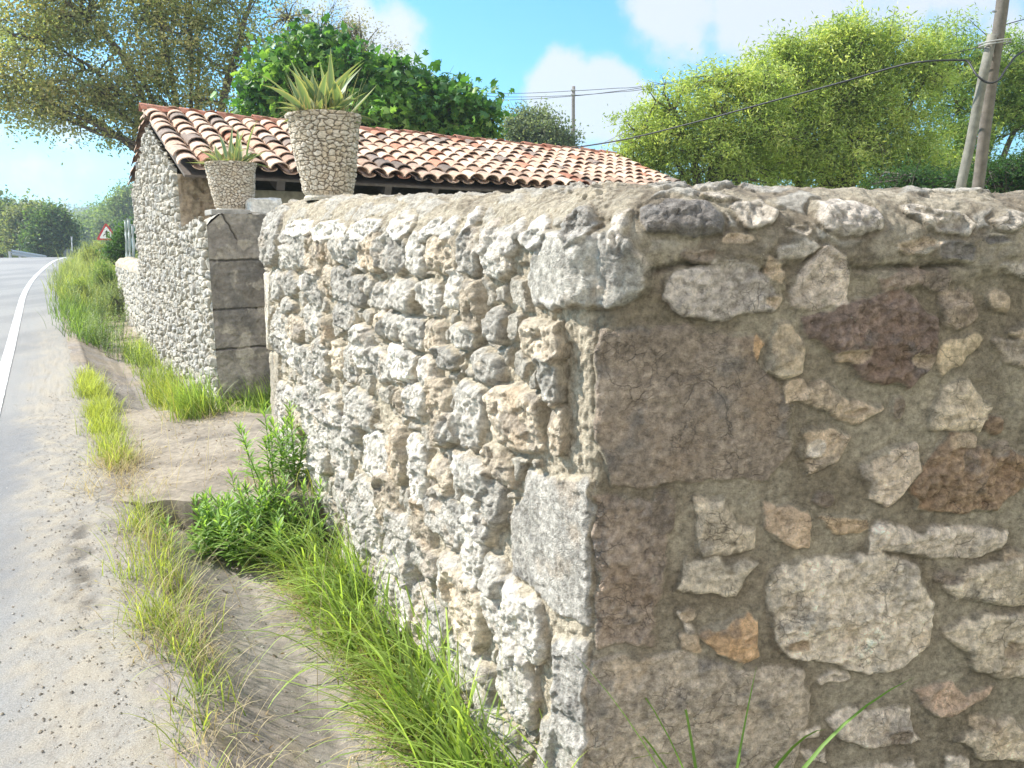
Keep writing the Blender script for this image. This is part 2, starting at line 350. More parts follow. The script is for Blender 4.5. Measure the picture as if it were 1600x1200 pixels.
POLY = [  # (points px, colour, relief, roughness)
 ([(652+205-50, 362), (900, 357), (962, 362), (1010, 393), (1030, 410), (1020, 445), (982, 480), (937, 483), (875, 483), (845, 475), (838, 440), (850, 400)], (.6, .575, .53), .034, .3),
 (c5([(320,440),(370,410),(440,365),(540,350),(620,360),(700,420),(720,490),(690,540),(560,570),(400,565),(340,530),(310,480)]), (0.554,0.528,0.502), .02, 1),
 (c5([(680,345),(740,365),(750,410),(730,450),(690,410)]), TAN, .012, .6),
 (c5([(720,320),(800,285),(850,320),(800,350),(730,345)]), GREY, .02, .6),
 (c5([(790,400),(880,305),(940,340),(970,400),(960,510),(870,530),(760,520),(750,460)]), (0.594,0.541,0.488), .018, .8),
 (c5([(570,150),(620,110),(690,115),(740,180),(700,220),(600,230)]), LT, .03, 1),
 (c5([(870,160),(900,120),(970,105),(1100,140),(1110,200),(1090,245),(950,250),(880,240)]), WHITE, .045, 1.6),
 (c5([(1190,150),(1260,130),(1400,170),(1420,230),(1380,270),(1290,260),(1210,200)]), LT, .035, 1.6),
 (c5([(1510,210),(1560,165),(1640,180),(1640,235),(1530,235)]), LT, .03, 1),
 (c5([(220,150),(330,100),(460,110),(520,180),(510,250),(400,270),(280,250),(230,200)]), DGREY, .045, 1.4),
 (c5([(450,70),(500,40),(620,100),(560,110),(480,100)]), LT, .03, .7),
 (c5([(80,600),(270,590),(470,610),(640,640),(660,720),(770,890),(760,1050),(690,1143),(130,1160),(70,1010)]), BROWN, .016, .45),
 (c5([(700,590),(760,575),(805,640),(810,750),(740,780),(685,740)]), (0.554,0.502,0.409), .025, .8),
 (c5([(640,630),(665,660),(655,700),(625,670)]), ORA, .01, .5),
 (c5([(800,560),(1000,500),(1150,470),(1280,560),(1290,690),(1230,760),(1170,820),(1060,790),(960,720),(830,640)]), (0.264,0.211,0.185), .022, 1.7),
 (c5([(1300,465),(1400,470),(1420,560),(1350,610),(1310,580)]), (0.370,0.317,0.264), .014, .9),
 (c5([(1090,420),(1230,380),(1270,440),(1180,470),(1110,465)]), (0.343,0.290,0.251), .012, .9),
 (c5([(1500,380),(1640,340),(1640,420),(1530,410)]), LT, .02, .8),
 (c5([(1550,600),(1660,550),(1680,640),(1600,640)]), TAN, .02, .6),
 (c5([(760,850),(870,800),(960,830),(1070,895),(1010,945),(880,900)]), TAN, .02, .8),
 (c5([(1260,930),(1320,800),(1400,790),(1480,880),(1440,960),(1340,975),(1260,950)]), (0.620,0.554,0.449), .02, .8),
 (c5([(1320,660),(1420,610),(1440,640),(1370,730),(1320,760),(1300,700)]), (0.581,0.502,0.370), .012, .4),
 (c5([(1480,640),(1680,620),(1680,740),(1520,720)]), (0.436,0.396,0.343), .016, .8),
 (c5([(810,970),(900,950),(980,990),(930,1070),(820,1120),(810,1040)]), (0.528,0.449,0.356), .018, .9),
 (c6([(1010,60),(1110,-10),(1200,-15),(1230,80),(1170,160),(1110,215),(1040,170)]), (0.660,0.581,0.488), .022, .7),
 (c6([(1235,70),(1330,-50),(1480,0),(1640,20),(1560,150),(1500,220),(1300,230),(1200,220),(1190,160)]), RUST, .018, 1.6),
 (c6([(410,190),(530,170),(570,270),(630,290),(630,350),(590,375),(440,375)]), (0.594,0.541,0.449), .02, .6),
 (c6([(400,385),(640,400),(560,520),(355,505)]), (0.568,0.528,0.449), .02, .6),
 (c6([(670,195),(770,200),(830,270),(825,355),(700,330),(680,280)]), (0.634,0.515,0.396), .02, .8),
 (c6([(860,260),(900,240),(1040,250),(1040,300),(940,305)]), (0.462,0.370,0.264), .014, .7),
 (c6([(1040,300),(1120,260),(1210,290),(1350,280),(1540,300),(1510,370),(1240,390),(1160,360),(1050,365)]), PALE, .02, 1),
 (c6([(690,480),(720,440),(800,400),(980,375),(1090,370),(1210,410),(1270,540),(1250,690),(1150,780),(1000,790),(830,750),(760,750),(690,640),(675,560)]), (.7, .65, .56), .026, 1.1),
 (c6([(450,650),(520,630),(600,580),(640,610),(655,740),(570,770),(500,710)]), ORA, .024, .7),
 (c6([(370,660),(440,660),(445,715),(370,715)]), TAN, .016, .5),
 (c6([(370,590),(395,590),(425,650),(400,650)]), PALE, .012, .4),
 (c6([(70,160),(300,200),(320,400),(290,590),(270,700),(75,700)]), (.32, .275, .235), .012, 1.0),
 (c6([(10,730),(390,725),(560,775),(800,790),(835,870),(820,980),(780,1150),(-10,1250)]), (.5, .455, .39), .014, .7),
 (c6([(1310,500),(1400,420),(1530,390),(1680,400),(1660,560),(1500,555),(1340,540)]), (0.607,0.554,0.462), .022, .8),
 (c6([(1300,640),(1400,600),(1640,590),(1640,810),(1530,830),(1420,780)]), (0.594,0.541,0.449), .022, .8),
 (c6([(890,980),(960,930),(1180,930),(1190,1010),(1230,1030),(1060,1070),(960,1040)]), PALE, .02, .9),
 (c6([(1200,870),(1330,840),(1400,870),(1500,850),(1440,900),(1330,950),(1270,940)]), (0.554,0.436,0.343), .018, .9),
 (c6([(1350,1050),(1500,960),(1540,950),(1640,1040),(1640,1120),(1450,1100)]), (0.634,0.568,0.462), .02, .6),
 (c6([(1310,1110),(1400,1115),(1400,1180),(1310,1180)]), PALE, .014, .6),
 (c6([(810,1080),(880,1070),(880,1120),(820,1110)]), PALE, .014, .6),
 (c6([(785,1000),(860,1000),(860,1030),(790,1025)]), PALE, .012, .6),
 (c6([(950,1140),(1200,1110),(1230,1220),(940,1220)]), PALE, .016, .7),
 # left face: quoins and the dressed slabs at the gate end
 ([(800, 905), (806, 800), (830, 735), (929, 750), (921, 985), (880, 960), (812, 900)], (.45, .43, .4), .012, .35),
 ([(866, 990), (921, 1000), (912, 1330), (862, 1300)], (.5, .48, .45), .02, .6),
 ([(413, 425), (427, 425), (428, 545), (415, 545)], (.52, .48, .41), .035, .15),
 ([(415, 549), (441, 549), (445, 720), (431, 720)], (.42, .38, .31), .03, .3),
]
ELL = [(427,366,27,100),(460,367,24,30),(463,402,27,42),(483,388,19,66),(499,397,24,62),(511,380,10,60),(527,388,18,60),(544,390,18,46),(565,393,24,64),(590,395,26,62),(622,392,42,72),(662,395,32,84),(438,446,16,48),
(462,444,24,40),(481,442,14,28),(500,452,20,60),(519,438,24,50),(543,445,24,58),(568,454,22,50),(584,446,16,34),(602,463,24,52),(638,460,46,56),(682,462,30,58),(457,478,20,26),(447,505,22,46),(470,512,22,42),(497,500,26,50),(518,520,14,50),(550,492,28,50),
(578,540,26,72),(606,510,26,46),(627,512,22,54),(655,520,34,60),(690,525,28,58),(447,538,22,36),(467,552,24,50),(487,572,24,60),(512,562,24,62),(538,560,11,60),(556,568,20,58),(603,572,32,52),(641,568,36,54),(679,582,26,60),
(706,400,42,66),(745,392,24,80),(787,395,42,92),(690,364,26,18),(752,478,30,90),(740,525,40,44),(789,505,22,60),(722,455,20,60),(712,560,26,40),
(773,574,48,52),(857,528,62,64),(742,648,44,108),(716,668,20,58),(822,655,78,104),(790,727,48,56),(752,742,58,66),(868,588,30,84),(878,668,26,80),
(640,628,30,44),(660,625,30,56),(698,645,26,112),(572,640,34,60),(487,624,26,40),(507,628,20,66),(531,645,24,60),(452,630,30,62),(470,660,24,40),(502,662,34,56),(505,712,30,50),(540,700,34,76),(480,750,24,56),(508,752,20,56),(455,690,20,60),
(560,668,22,40),(600,715,42,74),(630,702,26,96),(662,735,32,116),(697,742,34,60),(582,812,44,118),(618,790,28,90),(548,770,22,70),(520,800,26,60),(640,855,40,100),(706,806,56,74),(744,798,26,62),(768,826,26,50),(783,785,28,76),(670,820,28,84),
(672,875,40,66),(608,900,46,68),(560,880,36,50),(750,862,36,96),(715,900,36,70),(676,970,54,96),(646,940,34,56),(740,948,54,112),(814,965,84,112),(785,890,34,60),(816,1058,60,112),(745,1080,80,150),(690,1060,50,80),(620,980,40,70),(870,1180,40,120),(800,1180,70,110)]

def seg_sdf(px, py, poly):
    """signed distance to polygon, negative inside"""
    d = np.full(px.shape, 1e9); ins = np.zeros(px.shape, bool); n = len(poly)
    for i in range(n):
        ax, ay = poly[i]; bx, by = poly[(i+1) % n]; ex, ey = bx-ax, by-ay
        t = np.clip(((px-ax)*ex+(py-ay)*ey)/(ex*ex+ey*ey+1e-12), 0, 1)
        d = np.minimum(d, (px-ax-t*ex)**2+(py-ay-t*ey)**2)
        c = ((ay > py) != (by > py)); xx = ax+(py-ay)/(by-ay+1e-12)*ex; ins ^= c & (px < xx)
    d = np.sqrt(d); return np.where(ins, -d, d)

ss = np.concatenate([np.arange(-LEN_L, -2.2, .0065), np.arange(-2.2, 0, .0042), np.arange(0, 1.75, .0036), np.arange(1.75, LEN_R, .01)])
# profile: arc length parameter -> (offset outward, height)
zs = np.concatenate([np.arange(-.5, -.25, .03), np.arange(-.25, 1.54, .0042)])
ang = np.linspace(0, 1, 78)
prof_o = np.concatenate([np.zeros(len(zs)), .012*np.sin(ang*math.pi*.9)-.23*ang**1.9, np.linspace(-.235, -.42, 34), np.full(12, -.43)])
topk = np.concatenate([zs, np.zeros(len(ang)+34+12)])
S, T = np.meshgrid(ss, np.arange(len(prof_o)))
nf = len(zs); na = len(ang)
ZT = ztop(S); Zw = np.zeros(S.shape)
Zw[:nf] = zs[:, None]; k = np.sin(ang*math.pi/2)[:, None]; Zw[nf:nf+na] = 1.54+(ZT[nf:nf+na]-1.54)*k
t2 = np.linspace(0, 1, 34)[:, None]; Zw[nf+na:nf+na+34] = ZT[nf+na:nf+na+34]-.01-.14*t2**2
t3 = np.linspace(0, 1, 12)[:, None]; Zw[nf+na+34:] = (ZT[nf+na+34:]-.16)*(1-t3)+(-.5)*t3
O = np.repeat(prof_o[:, None], len(ss), 1)
# texture coordinates: a = s, b = running length over the profile
B = Zw.copy()
for i in range(nf, len(prof_o)):
    B[i] = B[i-1]+np.sqrt((Zw[i]-Zw[i-1])**2+(O[i]-O[i-1])**2)
wx = S+.016*fbm(S*9, B*9, 71, 3); wy = B+.016*fbm(S*9+5, B*9, 72, 3)
fine = fbm(S*45, B*45, 81, 4); med = fbm(S*14, B*14, 82, 4); crack = ridged(S*11+.6*med, B*11, 83, 3)
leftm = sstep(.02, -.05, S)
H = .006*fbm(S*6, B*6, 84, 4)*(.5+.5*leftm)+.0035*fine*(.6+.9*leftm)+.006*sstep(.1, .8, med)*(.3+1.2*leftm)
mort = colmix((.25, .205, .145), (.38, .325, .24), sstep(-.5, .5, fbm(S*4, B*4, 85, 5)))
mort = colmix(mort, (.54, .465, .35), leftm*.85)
copm = sstep(1.47, 1.56, B+.05*fbm(S*5, B*5, 86, 3))
mort = colmix(mort, colmix((.22, .18, .13), (.42, .36, .27), sstep(-.3, .4, fbm(S*6, B*6, 66, 4)+.5*leftm)), copm*.85)
H = H+copm*(.012+.012*fbm(S*7, B*7, 87, 4)+.006*ridged(S*14, B*14, 89, 2))
# joint crack under the coping and pits
joint = np.exp(-((B-1.53-.02*fbm(S*6, S*0, 88, 4))/.008)**2)*sstep(-.3, .3, fbm(S*2, S*0+4, 90, 3)); H = H-.02*joint
C_ = mort*(1+.16*fine[..., None]); C_ = C_*(1-.45*joint[..., None])
used = np.zeros(S.shape); AL = np.zeros(S.shape)
def stone(poly, col, rel, rough, soft, seed, dome=.4):
    global H, C_
    P = np.array([to_sz(*p) for p in poly]) if not isinstance(poly, np.ndarray) else poly
    s0, s1 = P[:, 0].min()-.05, P[:, 0].max()+.05; b0, b1 = P[:, 1].min()-.05, P[:, 1].max()+.05
    js = np.where((ss > s0) & (ss < s1))[0]; 
    if len(js) == 0: return
    sl = (slice(0, nf+na), slice(js[0], js[-1]+1)); m_ = (B[sl] > b0) & (B[sl] < b1)
    rows = np.where(m_.any(1))[0]
    if len(rows) == 0: return
    sl = (slice(rows[0], rows[-1]+1), slice(js[0], js[-1]+1))
    d = seg_sdf(wx[sl], wy[sl], P)-(.007 if P[:, 0].mean() > 0 else .002)
    t = np.clip(-d/soft, 0, 1); body = 1-(1-t)**3.4
    cs, cb = P.mean(0); w_ = max(P[:, 0].max()-P[:, 0].min(), .05); h_ = max(P[:, 1].max()-P[:, 1].min(), .05)
    rs_ = np.random.RandomState(seed); tx, ty = rs_.uniform(-.35, .35, 2)
    lx = (S[sl]-cs)/w_; ly = (B[sl]-cb)/h_
    g = 1+tx*lx*2+ty*ly*2+dome*(.5-2*(lx*lx+ly*ly))
    ro_ = rough*(.014*fbm(S[sl]*10+seed, B[sl]*10, 91, 4)+.009*(ridged(S[sl]*13+seed*3, B[sl]*9, 92, 3)-.6)+.006*fine[sl])
    # broken facets
    fx = cells(S[sl]+seed*.37+.02*med[sl], B[sl]*1.0, .085, .06, seed & 63, 1, True); fh = hash2(fx[2], fx[3], 5)
    ro_ = ro_+rough*(.011 if cs > -.02 else .022)*(fh-.5)*sstep(0, .16, fx[1]-fx[0])
    hh = body*(rel*g)+ro_*t
    inn = sstep(0, .006, -d)
    groove = np.exp(-(d/.007)**2)*.35
    H[sl] = np.where(d < 0, H[sl]*(1-t)+hh*(1. if cs < -.02 else .75)+.002, H[sl])-.006*groove*min(rough, 1)
    c = np.array(col)*(1+rs_.uniform(-.06, .06))
    c = c*(np.array([1.1, 1., .9]) if cs > -.02 else np.array([1.06, 1.02, .96])*(.8+.4*rs_.rand()))
    cv = c*(1+.28*fbm(S[sl]*7+seed, B[sl]*7, 93, 4)[..., None])*(1+.3*fine[sl][..., None])
    crk = sstep(.80, .97, crack[sl])*.5*sstep(-.1, .4, fbm(S[sl]*4+seed, B[sl]*4, 97, 2)); cv = cv*(1-crk[..., None])
    H[sl] = H[sl]-.004*crk*inn*min(rough, 1)
    och = sstep(.25, .7, fbm(S[sl]*5+seed*1.7, B[sl]*5, 94, 4)); cv = colmix(cv, np.array(col)*np.array([1.1, .93, .76]), och*.6)
    dk_ = sstep(.3, .65, fbm(S[sl]*8-seed*.7, B[sl]*8, 95, 4)); cv = colmix(cv, (.19, .18, .17), dk_*.45)
    # mortar smeared over the rim
    sm = inn*sstep(-.25, .15, fbm(S[sl]*12, B[sl]*12+seed, 96, 3)+np.clip(-d/.015, 0, 1.3)-.38)
    C_[sl] = C_[sl]*(1-sm[..., None])+cv*sm[..., None]*1.0
    used[sl] = np.maximum(used[sl], sstep(.02, -.01, d));  AL[sl] = np.maximum(AL[sl]*(1-inn), inn*(1. if cs > -.02 else .6))
def ell_poly(u, v, w_, h_, n=14, seed=0):
    a0, _ = to_sz(u-w_/2, v); a1, _ = to_sz(u+w_/2, v); _, b0 = to_sz(u, v+h_/2); _, b1 = to_sz(u, v-h_/2)
    rs_ = np.random.RandomState(seed); out = []
    for i in range(n):
        t = 2*math.pi*i/n; e = 2/rs_.choice([2.3, 3, 3.6]); k_ = 1+rs_.uniform(-.1, .08)
        out.append(((a0+a1)/2+(a1-a0)/2*k_*math.copysign(abs(math.cos(t))**e, math.cos(t)), (b0+b1)/2+(b1-b0)/2*k_*math.copysign(abs(math.sin(t))**e, math.sin(t))))
    return np.array(out)
for i, (u, v, w_, h_) in enumerate(ELL):
    rr = np.random.RandomState(i+500); P = ell_poly(u, v, w_*1.04, h_*1.04, 14, i)
    sz = min(P[:, 0].max()-P[:, 0].min(), P[:, 1].max()-P[:, 1].min())
    c = np.array(GREY)*rr.uniform(.95, 1.4) if rr.rand() < .72 else np.array((.52, .45, .36))*rr.uniform(.9, 1.2)
    stone(P, c, rr.uniform(.03, .052)*min(1.0, sz/.12+.25), .95, min(.035, sz*.24), i+40, .22)
for i, (p, c, rel, rough) in enumerate(POLY):
    stone(p, c, rel, rough, .028 if rel < .04 else .06, i+1, .25)
rr_ = np.random.RandomState(55)
for i, (u, v, w_, h_, c) in enumerate([(1150,372,50,18,TAN),(1245,362,30,12,PALE),(1430,385,70,18,TAN),(1560,372,50,16,DGREY),(1090,395,50,16,BROWN),(1490,395,60,30,DGREY),(1460,440,50,30,BROWN),(1560,470,40,30,TAN),
        (1240,610,40,36,TAN),(1262,700,34,26,PALE),(1330,640,34,16,TAN),(1440,560,40,20,TAN),(1500,690,50,20,TAN),(1560,700,40,30,BROWN),(1400,640,26,30,BROWN),(1040,800,30,60,BROWN),(1075,960,30,16,TAN),(1250,1000,30,20,TAN),(1300,1060,50,16,PALE),
        (1170,1000,22,12,ORA),(1480,905,40,16,BROWN),(1530,1130,40,20,TAN),(1575,870,40,14,TAN),(1580,1010,30,26,TAN),(1330,560,60,20,TAN),(1200,470,24,22,TAN),(1400,1150,40,24,BROWN),(1285,780,30,20,BROWN),(1555,660,30,24,RUST)]):
    stone(ell_poly(u, v, w_, h_, 9, i+70), np.array(c)*.9, .012, .8, .016, i+900, .2)
for zr_ in range(8):
    sx = 1.66+rr_.uniform(0, .1) if zr_ else 1.66
    while sx < LEN_R-.2:
        wd_, hd_ = rr_.uniform(.1, .34), rr_.uniform(.09, .17); zc_ = -.2+zr_*.225+rr_.uniform(-.02, .02)
        P = np.array([(sx+wd_/2+wd_/2*math.cos(t)*rr_.uniform(.8, 1.15), zc_+hd_/2*math.sin(t)*rr_.uniform(.8, 1.2)) for t in np.linspace(0, 2*math.pi, 9)[:-1]])
        stone(P, np.array((PALE, TAN, (.5, .47, .42), BROWN)[rr_.choice(4, p=[.4, .3, .2, .1])]), .022, .9, .025, rr_.randint(2000), .25); sx += wd_+rr_.uniform(.03, .1)
# coping stones on the left part and small fill stones in wide joints
rr = np.random.RandomState(99)
for (u, v, w_, h_) in [(520,330,60,20),(575,320,50,22),(630,318,34,28),(678,312,26,26),(705,320,18,26),(735,316,22,34),(770,308,24,32),(808,318,34,28),(848,290,34,22),(905,300,46,46),(968,295,30,46),(470,330,40,18)]:
    a, b = to_sz(u, v+14); wS = abs(to_sz(u+w_/2, v)[0]-to_sz(u-w_/2, v)[0])/2; bb = 1.6+rr.uniform(0, .07)
    P = np.array([(a+wS*math.cos(t)*rr.uniform(.8, 1.1), bb+.06*math.sin(t)*rr.uniform(.8, 1.1)) for t in np.linspace(0, 2*math.pi, 11)[:-1]])
    stone(P, (.7, .68, .64) if rr.rand() < .6 else WHITE, .03, 1.2, .03, rr.randint(1000), .4)
f1, f2, bi, bj = cells(wx, wy, .13, .1, 3, .95); hid = hash2(bi, bj, 11)
fill = sstep(.16, .3, f2-f1)*0+sstep(.16, .3, f2-f1)*(hid > .3)*(1-sstep(0, .3, used))*(B < 1.5)*(S < -.25)
fill = np.clip(fill, 0, 1)
H += fill*(.012+.02*hid); C_ = colmix(C_, np.array((.42, .39, .34)), fill*.7)
copn = .35*sstep(1.56, 1.62, B)*(hash2(*cells(wx, wy, .16, .12, 9, .9)[2:], 3) > .55)*sstep(.1, .3, (lambda c: c[1]-c[0])(cells(wx, wy, .16, .12, 9, .9)))*(1-sstep(0, .3, used))
H += copn*.018; C_ = colmix(C_, np.array((.5, .47, .42)), copn*1.6)
# arris: mortar lip torn along the corner
# plan positions
w_ = sstep(0, .6, np.abs(S))
nx = np.where(S < 0, nL[0], nR[0])*w_+MIT[0]*(1-w_); ny = np.where(S < 0, nL[1], nR[1])*w_+MIT[1]*(1-w_)
bx = np.where(S < 0, CP[0]-S*DL[0], CP[0]+S*DRW[0]); by = np.where(S < 0, CP[1]-S*DL[1], CP[1]+S*DRW[1])
Rr = .02+.12*sstep(1.28, 1.5, B); pull = Rr*np.clip(1-np.abs(S)/Rr, 0, 1)**2*.42
bulge = .018*sstep(1.28, 1.42, B)*np.exp(-(S/.25)**2)
ed = S+LEN_L; endr = .09*np.clip(1-ed/.1, 0, 1)**2*np.where(B > 1.38, 1, .3)
lip = .012*np.exp(-(S/.03)**2)*fbm(B*14, S*10, 77, 3)
off = O+H-pull+bulge-endr+lip
Px = bx+nx*off; Py = by+ny*off; Pz = Zw+(H*.9)*sstep(nf+na*.35, nf+na, T)*(T < nf+na+34)
tow = endr*1.0
W = np.stack([Px, Py, Pz], -1)
# end caps as extra columns running to the wall's centre line
mid = np.stack([bx-nx*.2, by-ny*.2, np.minimum(Zw, ZT-.05)], -1)
capL = [W[:, :1]*(1-k_)+mid[:, :1]*k_+np.array([DL[0], DL[1], 0])*(.015*math.sin(k_*math.pi)) for k_ in (1, .8, .6, .4, .2)]
capR = [W[:, -1:]*(1-k_)+mid[:, -1:]*k_ for k_ in (.5, 1)]
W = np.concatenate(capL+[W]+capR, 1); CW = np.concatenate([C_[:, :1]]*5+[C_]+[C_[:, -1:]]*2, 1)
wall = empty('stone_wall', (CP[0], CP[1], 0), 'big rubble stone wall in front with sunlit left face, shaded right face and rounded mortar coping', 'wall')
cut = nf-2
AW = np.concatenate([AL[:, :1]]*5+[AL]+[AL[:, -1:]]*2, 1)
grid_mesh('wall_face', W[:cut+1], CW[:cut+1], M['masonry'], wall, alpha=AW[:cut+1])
grid_mesh('coping', W[cut:], CW[cut:], M['masonry'], wall, alpha=AW[cut:])

# ------------------------------------------------------------------ generic rubble face (gable, pillar, low wall)
def rubble(name, P0, U, Vv, nrm, nu, nv, lu, top, mats, parent, cw=.2, ch=.13, rel=.03, seed=0, base=0, cA=(.36,.35,.33), cB=(.46,.42,.35), cM=(.42,.37,.28), edge=0, bot=None):
    """P0 + U*a + Z*b; top(a) gives the upper edge"""
    a = np.linspace(0, lu, nu); A, T_ = np.meshgrid(a, np.linspace(0, 1, nv)); tp = top(A); bt = np.full(A.shape, base) if bot is None else bot(A)
    Bz = bt+(tp-bt)*T_
    wx = A+.045*fbm(A*4, Bz*4, seed+1, 3); wy = Bz+.04*fbm(A*4, Bz*4, seed+2, 3)
    f1, f2, bi, bj = cells(wx, wy, cw, ch, seed, .85); h = hash2(bi, bj, 3); st = sstep(.05, .28, f2-f1)
    H = st*rel*(.5+.8*h)+.006*fbm(A*20, Bz*20, seed+3, 3)+st*.018*fbm(A*11, Bz*11, seed+4, 3)-.035*sstep(.35, .6, fbm(A*7, Bz*9, seed+8, 3))
    H = H*sstep(-.002, .03, A)*sstep(-.002, .03, lu-A)
    c = colmix(cA, cB, hash2(bi, bj, 9))*(1+.35*fbm(A*8, Bz*8, seed+5, 4)[..., None])*(.85+.3*h[..., None]); c = colmix(cM, c, st*.85)
    P = np.array(P0)[None, None]+A[..., None]*np.array(U)+np.array(nrm)*H[..., None]; P[..., 2] += Bz
    return grid_mesh(name, P, c, mats, parent, flip=(np.cross(np.array(U), np.array([0, 0, 1])) @ np.array(nrm) < 0))
D3 = np.array([DR[0], DR[1], 0]); N3 = np.array([NQ[0], NQ[1], 0])
def pos(q, r, z=0): return np.array([q*NQ[0]+r*DR[0], q*NQ[1]+r*DR[1], z])

# ------------------------------------------------------------------ the shed (its front is not square to the road)
N3_road, pos_road = N3, pos
NS = np.array([.785, .62]); NS = NS/np.linalg.norm(NS); N3 = np.array([NS[0], NS[1], 0])
def pos(q, r, z=0):
    b = pos_road(1.25, r, z); return b+N3*(q-1.25)
QG = 1.25; RF_, RB_ = 8.8, 13.2; RID = 10.75; ZRID = 3.1; QE = 9.3
ZEF, ZEB = 2.27, 2.36
def roofz(r): return np.where(r < RID, np.interp(r, [8.3, RID], [ZEF-.03, ZRID-.03]), np.interp(r, [RID, 13.5], [ZRID-.03, ZEB-.03]))
shed = empty('stone_shed', tuple(pos(5, 11, 0)), 'open-fronted stone shed with a clay tile roof behind the gateway', 'shed')
gtop = lambda a: roofz(RF_+a)-.08
rubble('gable_wall', pos(QG, RF_), D3, None, -N3, 620, 460, RB_-RF_, gtop, M['rubble'], shed, .13, .085, .042, 21, base=-.25, cM=(.3, .26, .19))
rubble('side_wall', pos(QE-.15, RF_), D3, None, N3, 60, 40, RB_-RF_, gtop, M['rubble'], shed, .2, .13, .03, 22, base=-.2)
rubble('back_wall', pos(QG, RB_), N3, None, D3, 120, 40, QE-.15-QG, lambda a: a*0+2.33, M['rubble'], shed, .2, .13, .03, 23, base=-.2)
rubble('front_pier', pos(QG, RF_), N3, None, -D3, 80, 200, .72, lambda a: a*0+2.27, M['rubble'], shed, .34, .3, .03, 24, base=-.2, cA=(.33, .26, .19), cB=(.4, .31, .22), cM=(.36, .29, .21))
ax = (Vector(N3), Vector(D3), Vector((0, 0, 1)))
mb = MB(); 
mb.box(pos((QG+QE)/2, RB_-.2, 1.05), (QE-QG-.3, .28, 2.5), ax, (.2, .18, .15)); mb.box(pos(QG+.24, (RF_+RB_)/2+.2, 1.0), (.3, RB_-RF_-.3, 2.55), ax, (.2, .18, .15))
mb.box(pos(QE-.33, (RF_+RB_)/2, 1.0), (.3, RB_-RF_-.1, 2.5), ax, (.2, .18, .15)); mb.box(pos(QG+.62, RF_+.24, 1.05), (.2, .4, 2.5), ax, (.3, .24, .17))
mb.build('inner_wall', M['rubble'], shed)
MB().box(pos((QG+QE)/2, 11, .0), (QE-QG-.3, 4.2, .1), ax, (.2, .17, .13)).build('shed_floor', M['soil'], shed)
mb = MB().box(pos((QG+.7+QE)/2, RF_+.1, 2.07), (QE-QG-.75, .16, .15), ax, (.42, .36, .28)); mb.build('eave_beam', M['wood'], shed, bevel=.01)
sl = math.hypot(RID-8.3, ZRID-ZEF); sv = Vector(D3)*((RID-8.3)/sl)+Vector((0, 0, (ZRID-ZEF)/sl)); upn = Vector(N3).cross(sv).normalized()
for i in range(13):
    q = QG+.35+i*.65; a = Vector(pos(q, 8.42, ZEF-.1)); b = Vector(pos(q, RID, ZRID-.16))
    MB().box((a+b)/2, (.09, (b-a).length, .1), (Vector(N3), (b-a).normalized(), Vector(N3).cross((b-a).normalized())), (.1, .085, .075)).build('rafter', M['wood'], shed)
mb = MB(); 
for (r0, z0, r1, z1) in ((8.4, ZEF-.045, RID, ZRID-.08), (RID, ZRID-.08, 13.42, ZEB-.045)):
    a = Vector(pos((QG+QE)/2, r0, z0)); b = Vector(pos((QG+QE)/2, r1, z1)); t = (b-a).normalized()
    mb.box((a+b)/2, (QE-QG-.02, (b-a).length, .025), (Vector(N3), t, Vector(N3).cross(t)), (.12, .1, .085))
mb.build('roof_boards', M['wood'], shed)
# barrel tiles
def tiles(r0, z0, r1, z1, seed):
    V = []; Fq = []; C = []; rs_ = np.random.RandomState(seed); n = 0
    a = Vector(pos(0, r0, z0)); b = Vector(pos(0, r1, z1)); Lr = (b-a).length; t = (b-a).normalized(); up = Vector(N3).cross(t)
    if up.z < 0: up = -up
    pitch = .232; cols = int((QE-QG)/pitch)+1; rows = int(Lr/.275)+1
    for kind in (0, 1):            # 0 channel (concave) 1 cover (convex)
        for c in range(cols-(1-kind)):
            q = QG+.05+c*pitch+(0 if kind else pitch/2)
            wav = .012*math.sin(c*.9)
            for r in range(rows):
                s0 = r*.275+rs_.uniform(-.012, .012); s1 = min(s0+.42, Lr+.02); tw = rs_.uniform(-.03, .03); dz = rs_.uniform(-.006, .014)
                g = rs_.rand(); base = np.array((.44, .285, .2))*(1-g)+np.array((.58, .42, .32))*g
                if rs_.rand() < .08: base = np.array((.22, .17, .14))
                if rs_.rand() < .06: base = np.array((.42, .19, .12))
                if r < 2 and rs_.rand() < .5: base = base*.7
                rad0, rad1 = (.112, .09) if kind else (.09, .105)
                th = .014; K = 7; ring = []
                for (s, rad, lift) in ((s0, rad0, .026), (s1, rad1, 0)):
                    for (dr) in (0, -th):
                        for k_ in range(K+1):
                            an = math.pi*k_/K; x = -math.cos(an)*(rad+dr); y = math.sin(an)*(rad+dr)*(.72)
                            if not kind: y = -y*.6+.02
                            p = a+Vector(N3)*(q+x+tw*(s-s0)*3)+t*s+up*(y+(.035 if kind else .03)+lift*(1 if kind else .4)+dz+wav)
                            V.append(p); C.append(base*(1 if s == s0 else .95))
                m_ = K+1; o_ = n
                for k_ in range(K):
                    Fq.append((o_+k_, o_+k_+1, o_+2*m_+k_+1, o_+2*m_+k_)); Fq.append((o_+m_+k_, o_+3*m_+k_, o_+3*m_+k_+1, o_+m_+k_+1))
                    Fq.append((o_+k_, o_+m_+k_, o_+m_+k_+1, o_+k_+1))
                n += 4*m_
    fl = np.array(Fq).ravel(); k = len(Fq)
    return raw_mesh('roof_tiles', np.array(V), fl, np.arange(k)*4, np.full(k, 4), np.array(C), False)
link('roof_tiles', tiles(8.36, ZEF, RID, ZRID, 5), M['tile'], shed); link('roof_tiles', tiles(13.45, ZEB, RID, ZRID, 6), M['tile'], shed)
